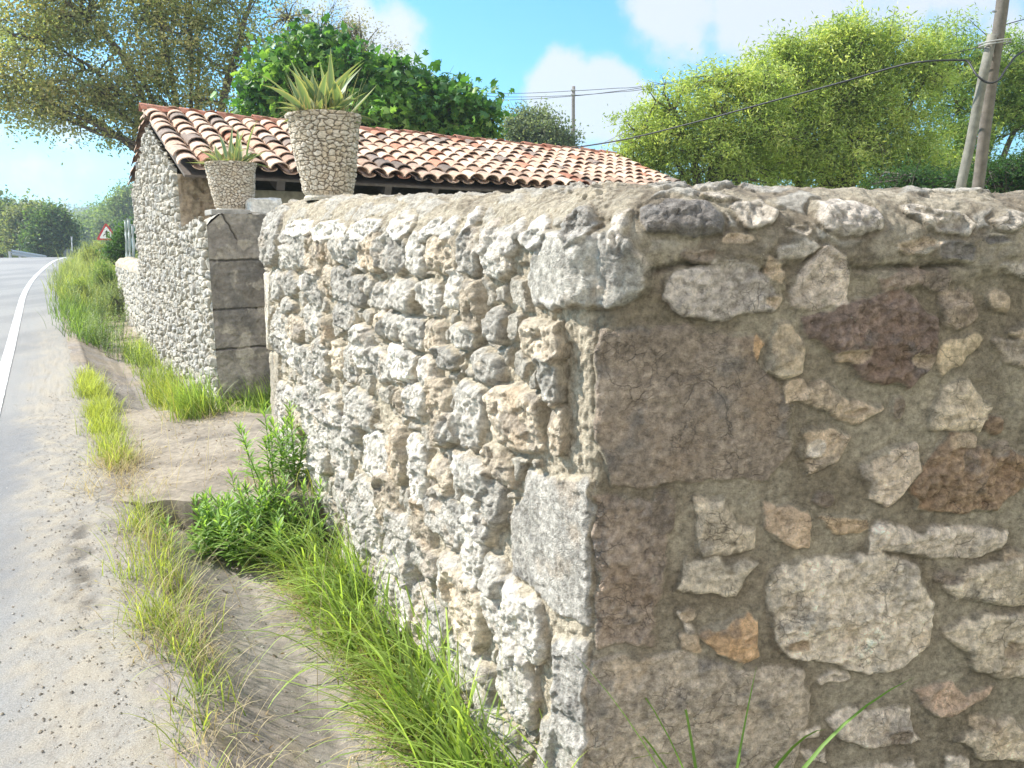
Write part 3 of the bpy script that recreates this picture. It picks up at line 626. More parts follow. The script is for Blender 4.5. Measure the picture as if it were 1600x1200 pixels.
mb = MB(); rs_ = np.random.RandomState(8); nr = 18; step = (QE-QG+.25)/nr
mb.box(pos((QG+QE)/2, RID, ZRID+.02), (QE-QG+.1, .17, .09), ax, (.3, .22, .17))
for i in range(nr):
    q0 = QG-.06+i*step; vs = []; K = 8; g = rs_.uniform(.85, 1.15); z = ZRID+.065+rs_.uniform(-.006, .006)
    for (q, rad, lf) in ((q0-.03, .115, .016), (q0+step, .1, 0)):
        for dr in (0, -.014):
            vs += [Vector(pos(q, RID-math.cos(math.pi*k_/K)*(rad+dr), z+lf+math.sin(math.pi*k_/K)*(rad+dr)*.75-.03)) for k_ in range(K+1)]
    m_ = K+1; fs = []
    for k_ in range(K): fs += [(k_, 2*m_+k_, 2*m_+k_+1, k_+1), (m_+k_, m_+k_+1, 3*m_+k_+1, 3*m_+k_), (k_, k_+1, m_+k_+1, m_+k_), (2*m_+k_, 3*m_+k_, 3*m_+k_+1, 2*m_+k_+1)]
    mb.add(vs, fs, (.42*g, .19*g, .13*g))
mb.build('ridge_tiles', M['tile'], shed)

N3, pos = N3_road, pos_road
ax = (Vector(N3), Vector(D3), Vector((0, 0, 1)))
# ------------------------------------------------------------------ gate pillar, wall stub, gate
pil = empty('gate_pillar', tuple(pos(1.5, 7.6, 0)), 'gate pillar of dressed grey blocks at the far side of the gateway', 'pillar')
PF = 7.32
ptop = lambda a: np.interp(a, [0, .1, .3, .8, 1.5], [1.74, 1.8, 1.8, 1.76, 1.7])+.015*fbm(a*9, a*0, 4, 3)
rubble('road_face', pos(QG, PF), D3, None, -N3, 230, 300, RF_-PF, ptop, M['rubble'], pil, .13, .09, .038, 31, base=-.25, cM=(.3, .26, .19))
# dressed jamb face in four courses
nu_, nv_ = 130, 430; qa = np.linspace(0, .62, nu_); A, T_ = np.meshgrid(qa, np.linspace(0, 1, nv_)); tp = np.where(A < .14, 1.72+A*.85, 1.83); Bz = -.2+(tp+.2)*T_
crs = [.14, .62, .98, 1.42, 2.0]; jt = np.ones(A.shape)
for zc in crs[:-1]: jt = np.minimum(jt, sstep(.003, .014, np.abs(Bz-zc-.008*fbm(A*6, A*0+zc*9, 5, 3))))
Hh = .014*fbm(A*5, Bz*5, 6, 4)+.01*np.clip(fbm(A*14, Bz*14, 16, 3), 0, 1)+.003*fbm(A*25, Bz*25, 7, 3)-.018*(1-jt)
crk = np.exp(-((A-.17-(1.76-Bz)*.5-.01*fbm(Bz*12, A*0, 3, 3))/.007)**2)*sstep(1.58, 1.62, Bz); Hh -= .02*crk
cc = colmix((.2, .18, .155), (.26, .235, .2), sstep(-.4, .4, fbm(A*4, Bz*4, 8, 4))); blk = np.searchsorted(crs, Bz)
cc = cc*np.array([.95, 1.1, 1.0, .82, 1.1])[np.clip(blk, 0, 4)][..., None]; cc = cc*(.35+.65*jt[..., None])*(1-.6*crk[..., None])
cc = colmix(cc, (.42, .38, .31), sstep(.25, .45, fbm(A*6, Bz*6, 28, 4))*.6); cc = colmix(cc, (.12, .115, .105), sstep(.1, .6, fbm(A*5, Bz*2.5, 38, 5)+.5*sstep(1.0, 1.4, Bz)*sstep(1.45, 1.4, Bz))*.6)
P = pos(QG, PF)[None, None]+A[..., None]*N3-D3*Hh[..., None]; P[..., 2] += Bz
grid_mesh('block_face', P, cc, M['concrete'], pil)
mb = MB(); mb.box(pos(QG+.32, (PF+RF_)/2+.02, .76), (.58, RF_-PF-.05, 1.92), ax, (.3, .27, .23)); mb.build('core', M['rubble'], pil)
# rough top of pillar
qa = np.linspace(0, .62, 50); A, T_ = np.meshgrid(qa, np.linspace(0, 1.48, 110)); Zt = np.interp(T_, [0, .1, .3, .8, 1.5], [1.83, 1.83, 1.82, 1.78, 1.72])-.1*np.clip(1-A/.12, 0, 1)**1.5+.012*fbm(A*12, T_*12, 2, 4)
P = pos(QG, PF)[None, None]+A[..., None]*N3+D3*T_[..., None]; P[..., 2] += Zt
grid_mesh('pillar_top', P, colmix((.34, .31, .26), (.45, .42, .36), sstep(-.4, .4, fbm(A*9, T_*9, 3, 3))), M['rubble'], pil)
MB().box(pos(QG+.225, PF+.22, 1.845), (.34, .34, .05), ax, (.33, .31, .28)).build('base_slab', M['concrete'], pil, bevel=.008)

rs_ = np.random.RandomState(3)
def rock(name, c, size, col, label, cat, seed, yaw=0, mt='rubble'):
    rs_ = np.random.RandomState(seed); nu_, nv_ = 28, 18; th, ph = np.meshgrid(np.linspace(0, 2*math.pi, nu_+1)[:-1], np.linspace(.02, math.pi-.02, nv_))
    e_ = .3
    def se(x, e): return np.sign(x)*np.abs(x)**e
    x = se(np.cos(th), e_)*se(np.sin(ph), e_); y = se(np.sin(th), e_)*se(np.sin(ph), e_); z = se(np.cos(ph), e_)
    k = 1+.12*fbm(x*1.5+y, z*1.5+y*.7+seed, seed, 4); P = np.stack([x*size[0]/2*k, y*size[1]/2*k, z*size[2]/2*k], -1)
    ca, sa = math.cos(yaw), math.sin(yaw); P = np.stack([P[..., 0]*ca-P[..., 1]*sa, P[..., 0]*sa+P[..., 1]*ca, P[..., 2]], -1)
    o = grid_mesh(name, P, np.broadcast_to(np.array(col), P.shape)*1.0, M[mt], smooth=False, closed=True); o.location = c
    return setp(o, label, cat)
p = at(412, 325, 7.45); rock('stone_block', (p.x, p.y, 1.90), (.3, .26, .17), (.62, .59, .54), 'pale loose stone block lying on the gate pillar beside the small pot', 'stone', 5, .5)

gate = empty('gate', tuple(pos(1.8, 7.0, 0)), 'dark plank gate standing open inwards behind the near wall end', 'gate')
p0 = pos(1.83, 7.22, 0); gd = (N3*.985-D3*.17)
gax = (Vector(gd).normalized(), Vector((0, 0, 1)).cross(Vector(gd)).normalized(), Vector((0, 0, 1)))
mb = MB()
for i in range(7): mb.box(Vector(p0)+gax[0]*(.08+i*.135)+Vector((0, 0, .82)), (.13, .03, 1.3), gax, (.06, .055, .055))
mb.build('gate_planks', M['wood'], gate)
for z in (.35, 1.3): MB().box(Vector(p0)+gax[0]*.5+gax[1]*.032+Vector((0, 0, z)), (1.0, .03, .1), gax, (.05, .045, .045)).build('gate_rail', M['wood'], gate)
MB().tube([Vector(p0)+Vector((0, 0, .05)), Vector(p0)+Vector((0, 0, 1.55))], .024, 10, (.07, .075, .09)).build('gate_post', M['metal'], gate)

# low wall beyond the shed
lw = empty('low_stone_wall', tuple(pos(1.4, 16, 0)), 'low stone wall with rounded mortar top running on past the shed', 'wall')
rubble('wall_face', pos(QG+.02, RB_+.02), D3, None, -N3, 240, 90, 4.9, lambda a: a*0+1.08, M['rubble'], lw, .2, .12, .03, 41, base=-.1)
a = np.linspace(0, 4.9, 150); A, T_ = np.meshgrid(a, np.linspace(0, math.pi, 26)); hh = .02*fbm(A*5, T_*2, 5, 4)+.02*sstep(.5, .9, np.sin(A*2*math.pi/.35))
P = pos(QG+.2, RB_+.02)[None, None]+A[..., None]*D3-N3*(np.cos(T_)*(.21+hh))[..., None]; P[..., 2] += 1.07+np.sin(T_)*(.17+hh)
grid_mesh('wall_coping', P, colmix((.4, .34, .26), (.47, .41, .32), sstep(-.4, .4, fbm(A*3, T_, 6, 3))), M['rubble'], lw, flip=True)
MB().box(pos(QG+.22, RB_+2.47, .5), (.38, 4.86, 1.2), ax, (.35, .32, .27)).build('wall_core', M['rubble'], lw)

# ------------------------------------------------------------------ blades
def blades(name, root, az, tilt, length, width, bend, c0, c1, mats, parent=None, nseg=6, across=2, prof='grass', stripe=None, vary=.25, seed=0, fold=.0):
    """root (n,3); az heading; tilt from vertical at base; bend extra angle along the blade"""
    rs_ = np.random.RandomState(seed); n = len(root); t = np.linspace(0, 1, nseg+1)
    an = tilt[:, None]+bend[:, None]*t[None]**1.3; step = length[:, None]/nseg
    hx = np.concatenate([np.zeros((n, 1)), np.cumsum(np.sin(an[:, :-1])*step, 1)], 1); hz = np.concatenate([np.zeros((n, 1)), np.cumsum(np.cos(an[:, :-1])*step, 1)], 1)
    dx, dy = np.cos(az)[:, None], np.sin(az)[:, None]
    C = np.stack([root[:, :1]+hx*dx, root[:, 1:2]+hx*dy, root[:, 2:3]+hz], -1)
    wp = {'grass': (1-t)**.6*(.55+.45*np.minimum(t*5, 1)), 'agave': np.sin(np.clip(t*.86+.14, 0, 1)*math.pi)**.8*(1-t**5), 'stem': np.ones_like(t)*.9+.1, 'leaf': np.sin(np.clip(t, .02, .99)*math.pi)**.8}[prof]
    side = np.stack([-np.sin(az), np.cos(az), np.zeros(n)], -1)
    tw = rs_.uniform(-.5, .5, n); side = side*np.cos(tw)[:, None]+np.stack([np.cos(az), np.sin(az), np.zeros(n)], -1)*np.sin(tw)[:, None]
    wd = width[:, None]*wp[None]/2
    offs = np.linspace(-1, 1, across)
    lift = np.stack([-np.cos(an)*dx, -np.cos(an)*dy, np.sin(an)], -1)
    V = np.stack([C+side[:, None]*wd[..., None]*o+lift*(abs(o)*fold*wd[..., None]) for o in offs], 2)      # n, seg+1, across, 3
    g = rs_.uniform(1-vary, 1+vary, n)[:, None, None, None]; mixt = np.clip(t[None, :, None, None]+rs_.uniform(-.3, .3, n)[:, None, None, None], 0, 1)
    c0 = np.asarray(c0); c1 = np.asarray(c1); c0 = c0[None] if c0.ndim == 1 else c0; c1 = c1[None] if c1.ndim == 1 else c1
    c = (c0[:, None, None]*(1-mixt)+c1[:, None, None]*mixt)*g; c = np.broadcast_to(c, V.shape).copy()
    if stripe is not None:
        for k, o in enumerate(offs):
            if abs(o) > .9: c[:, :, k] = np.array(stripe)*g[:, :, 0]
    m = nseg+1; idx = np.arange(n*m*across).reshape(n, m, across)
    q = np.stack([idx[:, :-1, :-1], idx[:, :-1, 1:], idx[:, 1:, 1:], idx[:, 1:, :-1]], -1).reshape(-1, 4); k = len(q)
    me = raw_mesh(name, V.reshape(-1, 3), q.ravel(), np.arange(k)*4, np.full(k, 4), c.reshape(-1, 3), True)
    return (V, c, q) if name is None else link(name, me, mats, parent)

# ------------------------------------------------------------------ planters
def planter(base, rb, rt, h, seed, label, plabel, nleaf, ll):
    t = empty('stone_planter', base, label, 'planter')
    nu_, nv_ = 340, 260; th, T_ = np.meshgrid(np.linspace(0, 2*math.pi, nu_+1)[:-1], np.linspace(0, 1, nv_))
    rad = rb+(rt-rb)*(T_**.85); z = T_*h; per = .035
    nc = int(2*math.pi*(rb+rt)/2/per); a = th/(2*math.pi)*nc; b = z/(per*.78)
    aw = a+.35*fbm(a*.9, b*.9, seed, 2); bw = b+.35*fbm(a*.9+9, b*.9, seed+3, 2)
    # worley with wrap in a
    f1 = np.full(a.shape, 9.); f2 = np.full(a.shape, 9.); hid = np.zeros(a.shape); I = np.floor(aw).astype(int); J = np.floor(bw).astype(int)
    for di in (-1, 0, 1):
        for dj in (-1, 0, 1):
            i, j = I+di, J+dj; im = i % nc; d = np.sqrt((aw-i-.5-(hash2(im, j, seed)-.5)*.85)**2+(bw-j-.5-(hash2(im, j, seed+9)-.5)*.85)**2); m_ = d < f1
            f2 = np.where(m_, f1, np.minimum(f2, d)); f1 = np.where(m_, d, f1); hid = np.where(m_, hash2(im, j, seed+2), hid)
    g = f2-f1; st = sstep(.06, .24, g)*sstep(0, .07, T_-.045); hgt = st*(.008+.008*hid)+.002*fbm(a*3, b*3, 7, 3)
    c = colmix((.46, .38, .28), (.56, .5, .42), hid)*(1+.3*fbm(a*2, b*2, 9, 3)[..., None]); c = colmix((.16, .13, .1), c, sstep(.04, .16, g)); c = colmix(c, (.42, .38, .31), sstep(.07, .04, T_))
    rad = rad+hgt+.014*sstep(.07, .03, T_)+.007*np.sin(th*2+seed)+.006*np.sin(th*3+T_*5)+.008*sstep(.9, .97, T_)
    P = np.stack([rad*np.cos(th), rad*np.sin(th), z], -1)
    rim = [np.stack([(rt-k_)*np.cos(th[-1]), (rt-k_)*np.sin(th[-1]), np.full(nu_, h+dz)], -1) for k_, dz in ((.015, .004), (.035, 0), (.04, -.03), (rt-.01, -.02))]
    P = np.concatenate([P]+[x[None] for x in rim], 0); c = np.concatenate([c]+[np.broadcast_to(np.array((.36, .31, .25) if i < 3 else (.07, .055, .04)), (1, nu_, 3)) for i in range(4)], 0)
    P = P+np.array(base)
    grid_mesh('pot', P, c, M['pebblework'], t, closed=True)
    pl = empty('agave_plant', (base[0], base[1], base[2]+h-.03), plabel, 'plant'); rs_ = np.random.RandomState(seed+5)
    n = nleaf; k = np.arange(n); az = k*2.4+rs_.uniform(-.4, .4, n); ti = np.linspace(.12, 1.6, n)+rs_.uniform(-.15, .15, n)
    cen = rs_.uniform(-.5, .5, (n, 2))*rt*.9; root = np.stack([base[0]+cen[:, 0]+.03*np.cos(az), base[1]+cen[:, 1]+.03*np.sin(az), np.full(n, base[2]+h-.03)], -1)
    ln = ll*(1-.25*ti/1.4)*rs_.uniform(.45, 1.2, n)
    for j in range(n):
        blades('leaf', root[j:j+1], az[j:j+1], ti[j:j+1], ln[j:j+1], np.array([.055*ll/.4*rs_.uniform(.7, 1.2)]), np.array([rs_.uniform(-.15, .9)]), (.11, .18, .1), (.18, .25, .12), M['agave'], pl, 9, 5, 'agave', stripe=(.42, .4, .17), vary=.15, seed=j, fold=.45)
    m = 420; az = rs_.uniform(0, 6.28, m); rr = rt*np.sqrt(rs_.rand(m)); root = np.stack([base[0]+rr*np.cos(az), base[1]+rr*np.sin(az), np.full(m, base[2]+h-.02)], -1)
    blades('dry_leaves', root, az+rs_.uniform(-1, 1, m), rs_.uniform(.2, 1.5, m), rs_.uniform(.04, .15, m), rs_.uniform(.002, .007, m), rs_.uniform(.3, 2.0, m), (.2, .16, .11), (.34, .28, .2), M['dry'], pl, 5, 2, seed=3)
    m = 60; az = rs_.uniform(0, 6.28, m); rr = rt*np.sqrt(rs_.rand(m)); root = np.stack([base[0]+rr*np.cos(az), base[1]+rr*np.sin(az), np.full(m, base[2]+h-.02)], -1)
    blades('thin_blades', root, az, rs_.uniform(0, .5, m), rs_.uniform(.12, .3, m)*ll/.4, rs_.uniform(.002, .004, m), rs_.uniform(0, .9, m), (.25, .28, .14), (.4, .38, .24), M['dry'], pl, 5, 2, seed=4)
pb = at(511, 307, 4.72); planter((pb.x+.0, pb.y+.02, 1.83), .125, .205, .49, 3, 'larger pebble-clad planter on the rounded coping of the near wall', 'larger spiky yellow-edged agave in the planter on the near wall', 62, .42)
pb = at(366, 333, 7.55); planter((pb.x, pb.y, 1.868), .15, .215, .45, 8, 'smaller pebble-clad planter standing on the gate pillar', 'smaller yellow-edged agave in the planter on the gate pillar', 34, .42)

# ------------------------------------------------------------------ grass and verge plants
def hq(q, r):
    x, y = XYs(q+curve(r), r); return np.stack([x, y, zground(q, r)-.01], -1)
def tuft(name, n, qf, rf, ln, wd, bend, lean_az, c0, c1, label, seed, kind='stuff', tilt=(.0, .5), spread=2.2, nseg=6, clump=None, matn='grass', vary=.3):
    rs_ = np.random.RandomState(seed)
    if clump:
        k, rad = clump; cq, cr = qf(rs_, k), rf(rs_, k); i = rs_.randint(0, k, n); q = cq[i]+rs_.normal(0, rad, n); r = cr[i]+rs_.normal(0, rad*1.3, n)
    else: q, r = qf(rs_, n), rf(rs_, n)
    az = lean_az+rs_.normal(0, spread, n)
    o = blades(name, hq(q, r), az, rs_.uniform(*tilt, n), rs_.uniform(*ln, n), rs_.uniform(*wd, n), rs_.uniform(*bend, n), c0, c1, M[matn], None, nseg, 2, vary=vary, seed=seed)
    return setp(o, kind='stuff')
U_ = lambda a, b: (lambda rs_, n: rs_.uniform(a, b, n))
TOROAD = math.atan2(-NQ[1], -NQ[0])
G0, G1 = (.1, .17, .035), (.3, .4, .1); Y0, Y1 = (.15, .2, .04), (.36, .4, .1); D0, D1 = (.34, .27, .15), (.5, .42, .27)
# A: long grass along the foot of the near wall
tuft('grass', 1250, U_(.98, 1.2), U_(1.6, 4.0), (.2, .66), (.006, .016), (.5, 2.0), TOROAD-.3, G0, G1, '', 1, tilt=(0, .8), spread=1.5, clump=(30, .05), nseg=8, vary=.45)
tuft('grass', 1500, U_(1.0, 1.2), U_(1.6, 4.2), (.12, .36), (.003, .007), (.6, 2.2), TOROAD, Y0, Y1, '', 2, tilt=(.1, .9), spread=1.2, clump=(40, .06))
tuft('dry_grass', 1800, U_(.93, 1.2), U_(1.6, 4.8), (.1, .34), (.002, .005), (.6, 2.4), TOROAD, D0, D1, '', 3, tilt=(.3, 1.2), spread=1.4, clump=(40, .07), matn='dry')
# C: grass at the gateway
tuft('grass', 2600, U_(.95, 2.0), U_(6.75, 7.5), (.18, .5), (.005, .012), (.3, 1.5), TOROAD-.8, G0, G1, '', 4, tilt=(0, .6), spread=1.2, clump=(36, .07))
tuft('grass', 1900, U_(.9, 1.25), U_(6.9, 9.4), (.12, .38), (.004, .009), (.3, 1.6), TOROAD-.4, Y0, Y1, '', 5, tilt=(0, .7), spread=1.3, clump=(26, .07))
tuft('dry_grass', 700, U_(.8, 1.7), U_(6.5, 7.3), (.1, .3), (.003, .006), (.8, 2.2), TOROAD-1, D0, D1, '', 6, tilt=(.5, 1.4), spread=1.4, clump=(20, .08), matn='dry')
# D: tufts along the edge of the asphalt
tuft('grass', 3800, lambda r_, n: r_.normal(.3, .035, n), U_(5.9, 9.8), (.08, .26), (.003, .008), (.2, 1.4), 0, Y0, Y1, '', 7, tilt=(0, .7), spread=3, clump=(46, .05))
tuft('grass', 650, lambda r_, n: r_.normal(.32, .05, n), U_(3.3, 4.9), (.1, .3), (.003, .006), (.3, 1.6), 0, Y0, Y1, '', 8, tilt=(0, .9), spread=3, clump=(18, .05))
tuft('grass', 380, lambda r_, n: r_.normal(.34, .06, n), U_(1.9, 3.5), (.08, .26), (.003, .007), (.3, 1.6), 0, G0, Y1, '', 9, tilt=(0, 1.), spread=3, clump=(13, .05))
tuft('dry_grass', 1300, lambda r_, n: r_.normal(.32, .06, n), U_(1.8, 6.2), (.08, .3), (.002, .004), (.5, 2.2), 0, D0, D1, '', 10, tilt=(.3, 1.4), spread=3, clump=(40, .06), matn='dry')
tuft('dry_grass', 700, lambda r_, n: r_.normal(.3, .06, n), U_(5.3, 6.1), (.1, .3), (.002, .005), (.3, 1.6), 0, D0, D1, '', 11, tilt=(.4, 1.4), spread=3, clump=(6, .08), matn='dry')
tuft('dry_grass', 90, U_(.25, 1.1), U_(2.2, 7), (.35, .75), (.002, .0035), (.3, 1.3), -1, D0, (.5, .45, .3), '', 12, tilt=(.1, .9), spread=1.6, matn='dry', nseg=9)
# E: bank of tall weeds beside the road further on
tuft('grass', 4800, U_(.32, .75), U_(13.2, 34), (.12, .48), (.008, .018), (.2, 1.2), 0, (.05, .1, .025), (.16, .24, .06), '', 13, tilt=(0, .6), spread=3, clump=(200, .14))
tuft('grass', 3000, U_(.2, 1.2), U_(17, 42), (.3, .75), (.008, .02), (.2, 1.0), 0, (.11, .15, .05), (.28, .31, .12), '', 14, tilt=(0, .5), spread=3, clump=(120, .16))
tuft('grass', 7000, U_(.8, 5.5), U_(20, 50), (.4, 1.1), (.01, .03), (.1, .9), 0, (.1, .14, .045), (.27, .3, .13), '', 15, tilt=(0, .4), spread=3, clump=(160, .25))
tuft('grass', 1500, U_(.95, 1.25), U_(9, 13.5), (.1, .4), (.005, .012), (.2, 1.4), TOROAD, (.1, .17, .04), (.28, .34, .1), '', 16, tilt=(0, .6), spread=2, clump=(26, .08))
tuft('grass', 2600, U_(-9, -6.9), U_(20, 60), (.3, .8), (.01, .03), (.1, .9), 0, (.12, .17, .05), (.3, .33, .12), '', 17, tilt=(0, .4), spread=3, clump=(90, .3))

# leafy weeds
def weed(q, r, h, n_st, label, seed, lsz=.07, col=((.06, .16, .02), (.17, .34, .05))):
    rs_ = np.random.RandomState(seed); b = hq(np.array([q]), np.array([r]))[0]
    t = empty('leafy_weed', tuple(b), label, 'weed', 'leafy weeds on the verge')
    mb = MB(); R_, A_2, T_2, L_, = [], [], [], []
    for k in range(n_st):
        a0 = rs_.uniform(0, 6.28); tl = rs_.uniform(.05, .55); hh = h*rs_.uniform(.6, 1.1); p = Vector(b)+Vector((rs_.normal(0, .07), rs_.normal(0, .07), 0)); pts = [p.copy()]
        for i in range(8):
            an = tl*(1-.06*i); p = p+Vector((math.sin(an)*math.cos(a0), math.sin(an)*math.sin(a0), math.cos(an)))*hh/8; pts.append(p.copy())
        mb.tube(pts, [.0035*(1-.08*i) for i in range(9)], 5, (.12, .2, .05))
        m = int(34*hh/.4)
        for i in range(m):
            f = .15+.85*i/m; x = f*8; j = min(int(x), 7); pp = pts[j].lerp(pts[j+1], x-j); R_.append(pp); A_2.append(i*2.4+rs_.uniform(-.3, .3)); T_2.append(1.25-.85*f**3+rs_.uniform(-.2, .2)); L_.append(lsz*rs_.uniform(.7, 1.2)*(1.15-.5*f))
    mb.build('stem', M['leaf'], t)
    n = len(R_); L_ = np.array(L_)
    blades('leaves', np.array([tuple(x) for x in R_]), np.array(A_2), np.array(T_2), L_, L_*.19, rs_.uniform(.1, .7, n), col[0], col[1], M['leaf'], t, 4, 3, 'leaf', vary=.25, seed=seed, fold=.3)
for i, (q, r, h, ns, lb) in enumerate([(.9, 4.38, .46, 18, 'bushy leafy weed against the near wall end, tallest of its clump'), (.74, 4.46, .38, 16, 'leafy weed leaning out over the gutter at the driveway edge'),
        (1.03, 4.25, .48, 15, 'leafy weed tight against the foot of the near wall'), (.88, 4.12, .34, 13, 'low leafy weed in front of the taller clump by the near wall'), (.64, 4.42, .3, 10, 'small leafy weed at the left rim of the clump by the near wall'),
        (1.12, 4.62, .5, 14, 'upright leafy weed in front of the dressed slabs of the wall end'), (.75, 12.6, .55, 10, 'grey-green bushy weed in the ditch below the tall verge grass'), (1.0, 11.6, .42, 8, 'small weed at the foot of the shed gable wall'),
        (.62, 14, .6, 10, 'tall weed in the roadside bank short of the low wall'), (.95, 14.6, .6, 12, 'grey-green weed covering the foot of the low wall'),
        (.5, 13.4, .5, 12, 'nearest bushy weed at the tip of the tall verge grass'), (.7, 16.5, .8, 14, 'tallest bushy weed of the verge in front of the low wall'), (.45, 18, .7, 12, 'bushy weed in the verge beside the white road line'), (1.05, 17.5, .7, 12, 'bushy weed at the far end of the low wall')]):
    weed(q, r, h, ns, lb, 60+i, .105 if i < 6 else .07, ((.11, .2, .045), (.27, .41, .11)) if i < 6 else ((.12, .17, .08), (.25, .32, .16)))

# tuft with bent blades at the foot of the shaded face, and thin stems
rs_ = np.random.RandomState(77)
def bend_tuft(pts, label, n, ln, col0, col1, wd=.009, name='grass_tuft', sp=.02, tl=(.0, .35), bd=(.2, 2.2)):
    root = np.array([(x+rs_.normal(0, sp), y+rs_.normal(0, sp), z) for (x, y, z) in pts for _ in range(n)]); k = len(root)
    o = blades(name, root, rs_.uniform(0, 6.28, k), rs_.uniform(*tl, k), rs_.uniform(*ln, k), rs_.uniform(wd*.6, wd*1.2, k), rs_.uniform(*bd, k), col0, col1, M['grass'], None, 12, 3, vary=.2, seed=9, fold=.3)
    return setp(o, label, 'grass')
bend_tuft([(.54, 1.7, -.2)], 'tuft of wide bent grass blades at the foot of the shaded wall face', 11, (.6, .92), (.07, .15, .02), (.13, .24, .04), .018)
bend_tuft([(.36, 1.74, -.3)], 'single short grass shoot at the foot of the shaded wall face near the corner', 2, (.42, .5), (.1, .22, .03), (.2, .36, .04), .009, sp=.005, tl=(0, .1), bd=(0, .3))
bend_tuft([(-.13, 2.33, -.25), (.0, 2.12, -.25), (-.2, 2.5, -.25)], 'few tall thin seed stems rising in front of the sunlit face', 3, (.6, .95), (.14, .18, .06), (.25, .22, .12), .004, 'seed_grass', tl=(0, .2), bd=(0, .5))

# litter, pebbles
pt = hq(np.array([.93]), np.array([4.2]))[0]
mb = MB(); rs_ = np.random.RandomState(5); vs = []; 
for i in range(6):
    for j in range(9): vs.append(Vector((pt[0]+(j-4)*.016+rs_.normal(0, .003), pt[1]+(i-2.5)*.02+rs_.normal(0, .003), pt[2]+.03+rs_.uniform(0, .028))))
mb.add(vs, [(i*9+j, i*9+j+1, i*9+j+10, i*9+j+9) for i in range(5) for j in range(8)], (.6, .72, .66)); o = mb.build('plastic_litter', M['plastic']); setp(o, 'crumpled pale green scrap of plastic in the gutter by the weeds', 'litter')
pt = hq(np.array([1.02]), np.array([3.75]))[0]; rock('litter_scrap', (pt[0], pt[1], pt[2]+.02), (.04, .03, .025), (.08, .16, .3), 'tiny dark blue scrap at the edge of the grass in the gutter', 'litter', 9, mt='plastic')
pt = hq(np.array([.98]), np.array([3.1]))[0]; rock('litter_cup', (pt[0], pt[1], pt[2]+.025), (.045, .04, .04), (.7, .7, .65), 'small white lump of litter at the foot of the long grass', 'litter', 12, mt='plastic')
def pebbles(name, n, qf, rf, sz, cols, seed, zoff=0):
    rs_ = np.random.RandomState(seed); q, r = qf(rs_, n), rf(rs_, n); x, y = XYs(q, r); z = np.where(q < .17, zr(r)+.014, zground(q, r))+zoff
    base = np.array([(1, 0, 0), (.3, .95, 0), (-.8, .6, 0), (-.8, -.6, 0), (.3, -.95, 0), (.1, .1, .75), (0, 0, -.5)]); F_ = [(0, 1, 5), (1, 2, 5), (2, 3, 5), (3, 4, 5), (4, 0, 5)]
    s = rs_.uniform(*sz, n)*(rs_.rand(n)**2*1.2+.5); an = rs_.uniform(0, 6.28, n); V = base[None]*s[:, None, None]*rs_.uniform(.7, 1.3, (n, 7, 1))
    X_ = V[..., 0]*np.cos(an)[:, None]-V[..., 1]*np.sin(an)[:, None]+x[:, None]; Y_ = V[..., 0]*np.sin(an)[:, None]+V[..., 1]*np.cos(an)[:, None]+y[:, None]; Z_ = V[..., 2]+z[:, None]
    Vv = np.stack([X_, Y_, Z_], -1).reshape(-1, 3); f = (np.arange(n)[:, None, None]*7+np.array(F_)[None]).reshape(-1); k = n*5
    c = np.array(cols)[rs_.randint(0, len(cols), n)]*rs_.uniform(.7, 1.2, (n, 1)); c = np.repeat(c, 7, 0)
    o = link(name, raw_mesh(name, Vv, f, np.arange(k)*3, np.full(k, 3), c, False), M['soil']); setp(o, kind='stuff')
pebbles('gravel', 3600, lambda r_, n: np.clip(r_.normal(.05, .15, n), -.6, .17), U_(1.2, 9), (.0015, .005), [(.38, .32, .24), (.38, .32, .24), (.28, .24, .19), (.22, .19, .15)], 1)
pebbles('gravel', 700, U_(-1.3, .1), U_(1.2, 7), (.002, .005), [(.3, .27, .24), (.5, .46, .4)], 2)
pebbles('gravel', 1800, U_(.35, 1.25), U_(1.5, 12), (.003, .011), [(.4, .34, .26), (.25, .2, .15), (.5, .46, .4)], 3)
pebbles('gravel', 500, U_(.3, 1.6), U_(4.9, 7.4), (.003, .009), [(.4, .34, .26), (.25, .2, .15)], 4, .004)

def leaf_mesh(name, C, Nn, size, col, mats, parent, shape='oval', seed=0):
    rs_ = np.random.RandomState(seed); n = len(C)
    Nn = Nn/np.linalg.norm(Nn, axis=1, keepdims=True); a = np.cross(Nn, rs_.normal(size=(n, 3))); a /= np.linalg.norm(a, axis=1, keepdims=True); b = np.cross(Nn, a)
    tpl = {'oval': [(-.5, 0, 0), (0, -.26, .08), (.5, 0, -.06), (0, .26, .08)],
           'slim': [(-.5, 0, 0), (0, -.15, .05), (.5, 0, -.08), (0, .15, .05)],
           'lobed': [(-.45, -.08, 0), (-.12, -.5, -.1), (.05, -.2, .06), (.4, -.38, -.1), (.28, -.06, .06), (.6, .04, -.14), (.28, .12, .06), (.36, .42, -.1), (.03, .22, .06), (-.16, .5, -.1), (-.45, .08, 0)]}[shape]
    tpl = np.array(tpl); k = len(tpl)
    V = C[:, None]+(a[:, None]*tpl[None, :, :1]+b[:, None]*tpl[None, :, 1:2]+Nn[:, None]*tpl[None, :, 2:])*size[:, None, None]
    f = np.arange(n*k); me = raw_mesh(name, V.reshape(-1, 3), f, np.arange(n)*k, np.full(n, k), np.repeat(col, k, 0), False)
    return link(name, me, mats, parent)
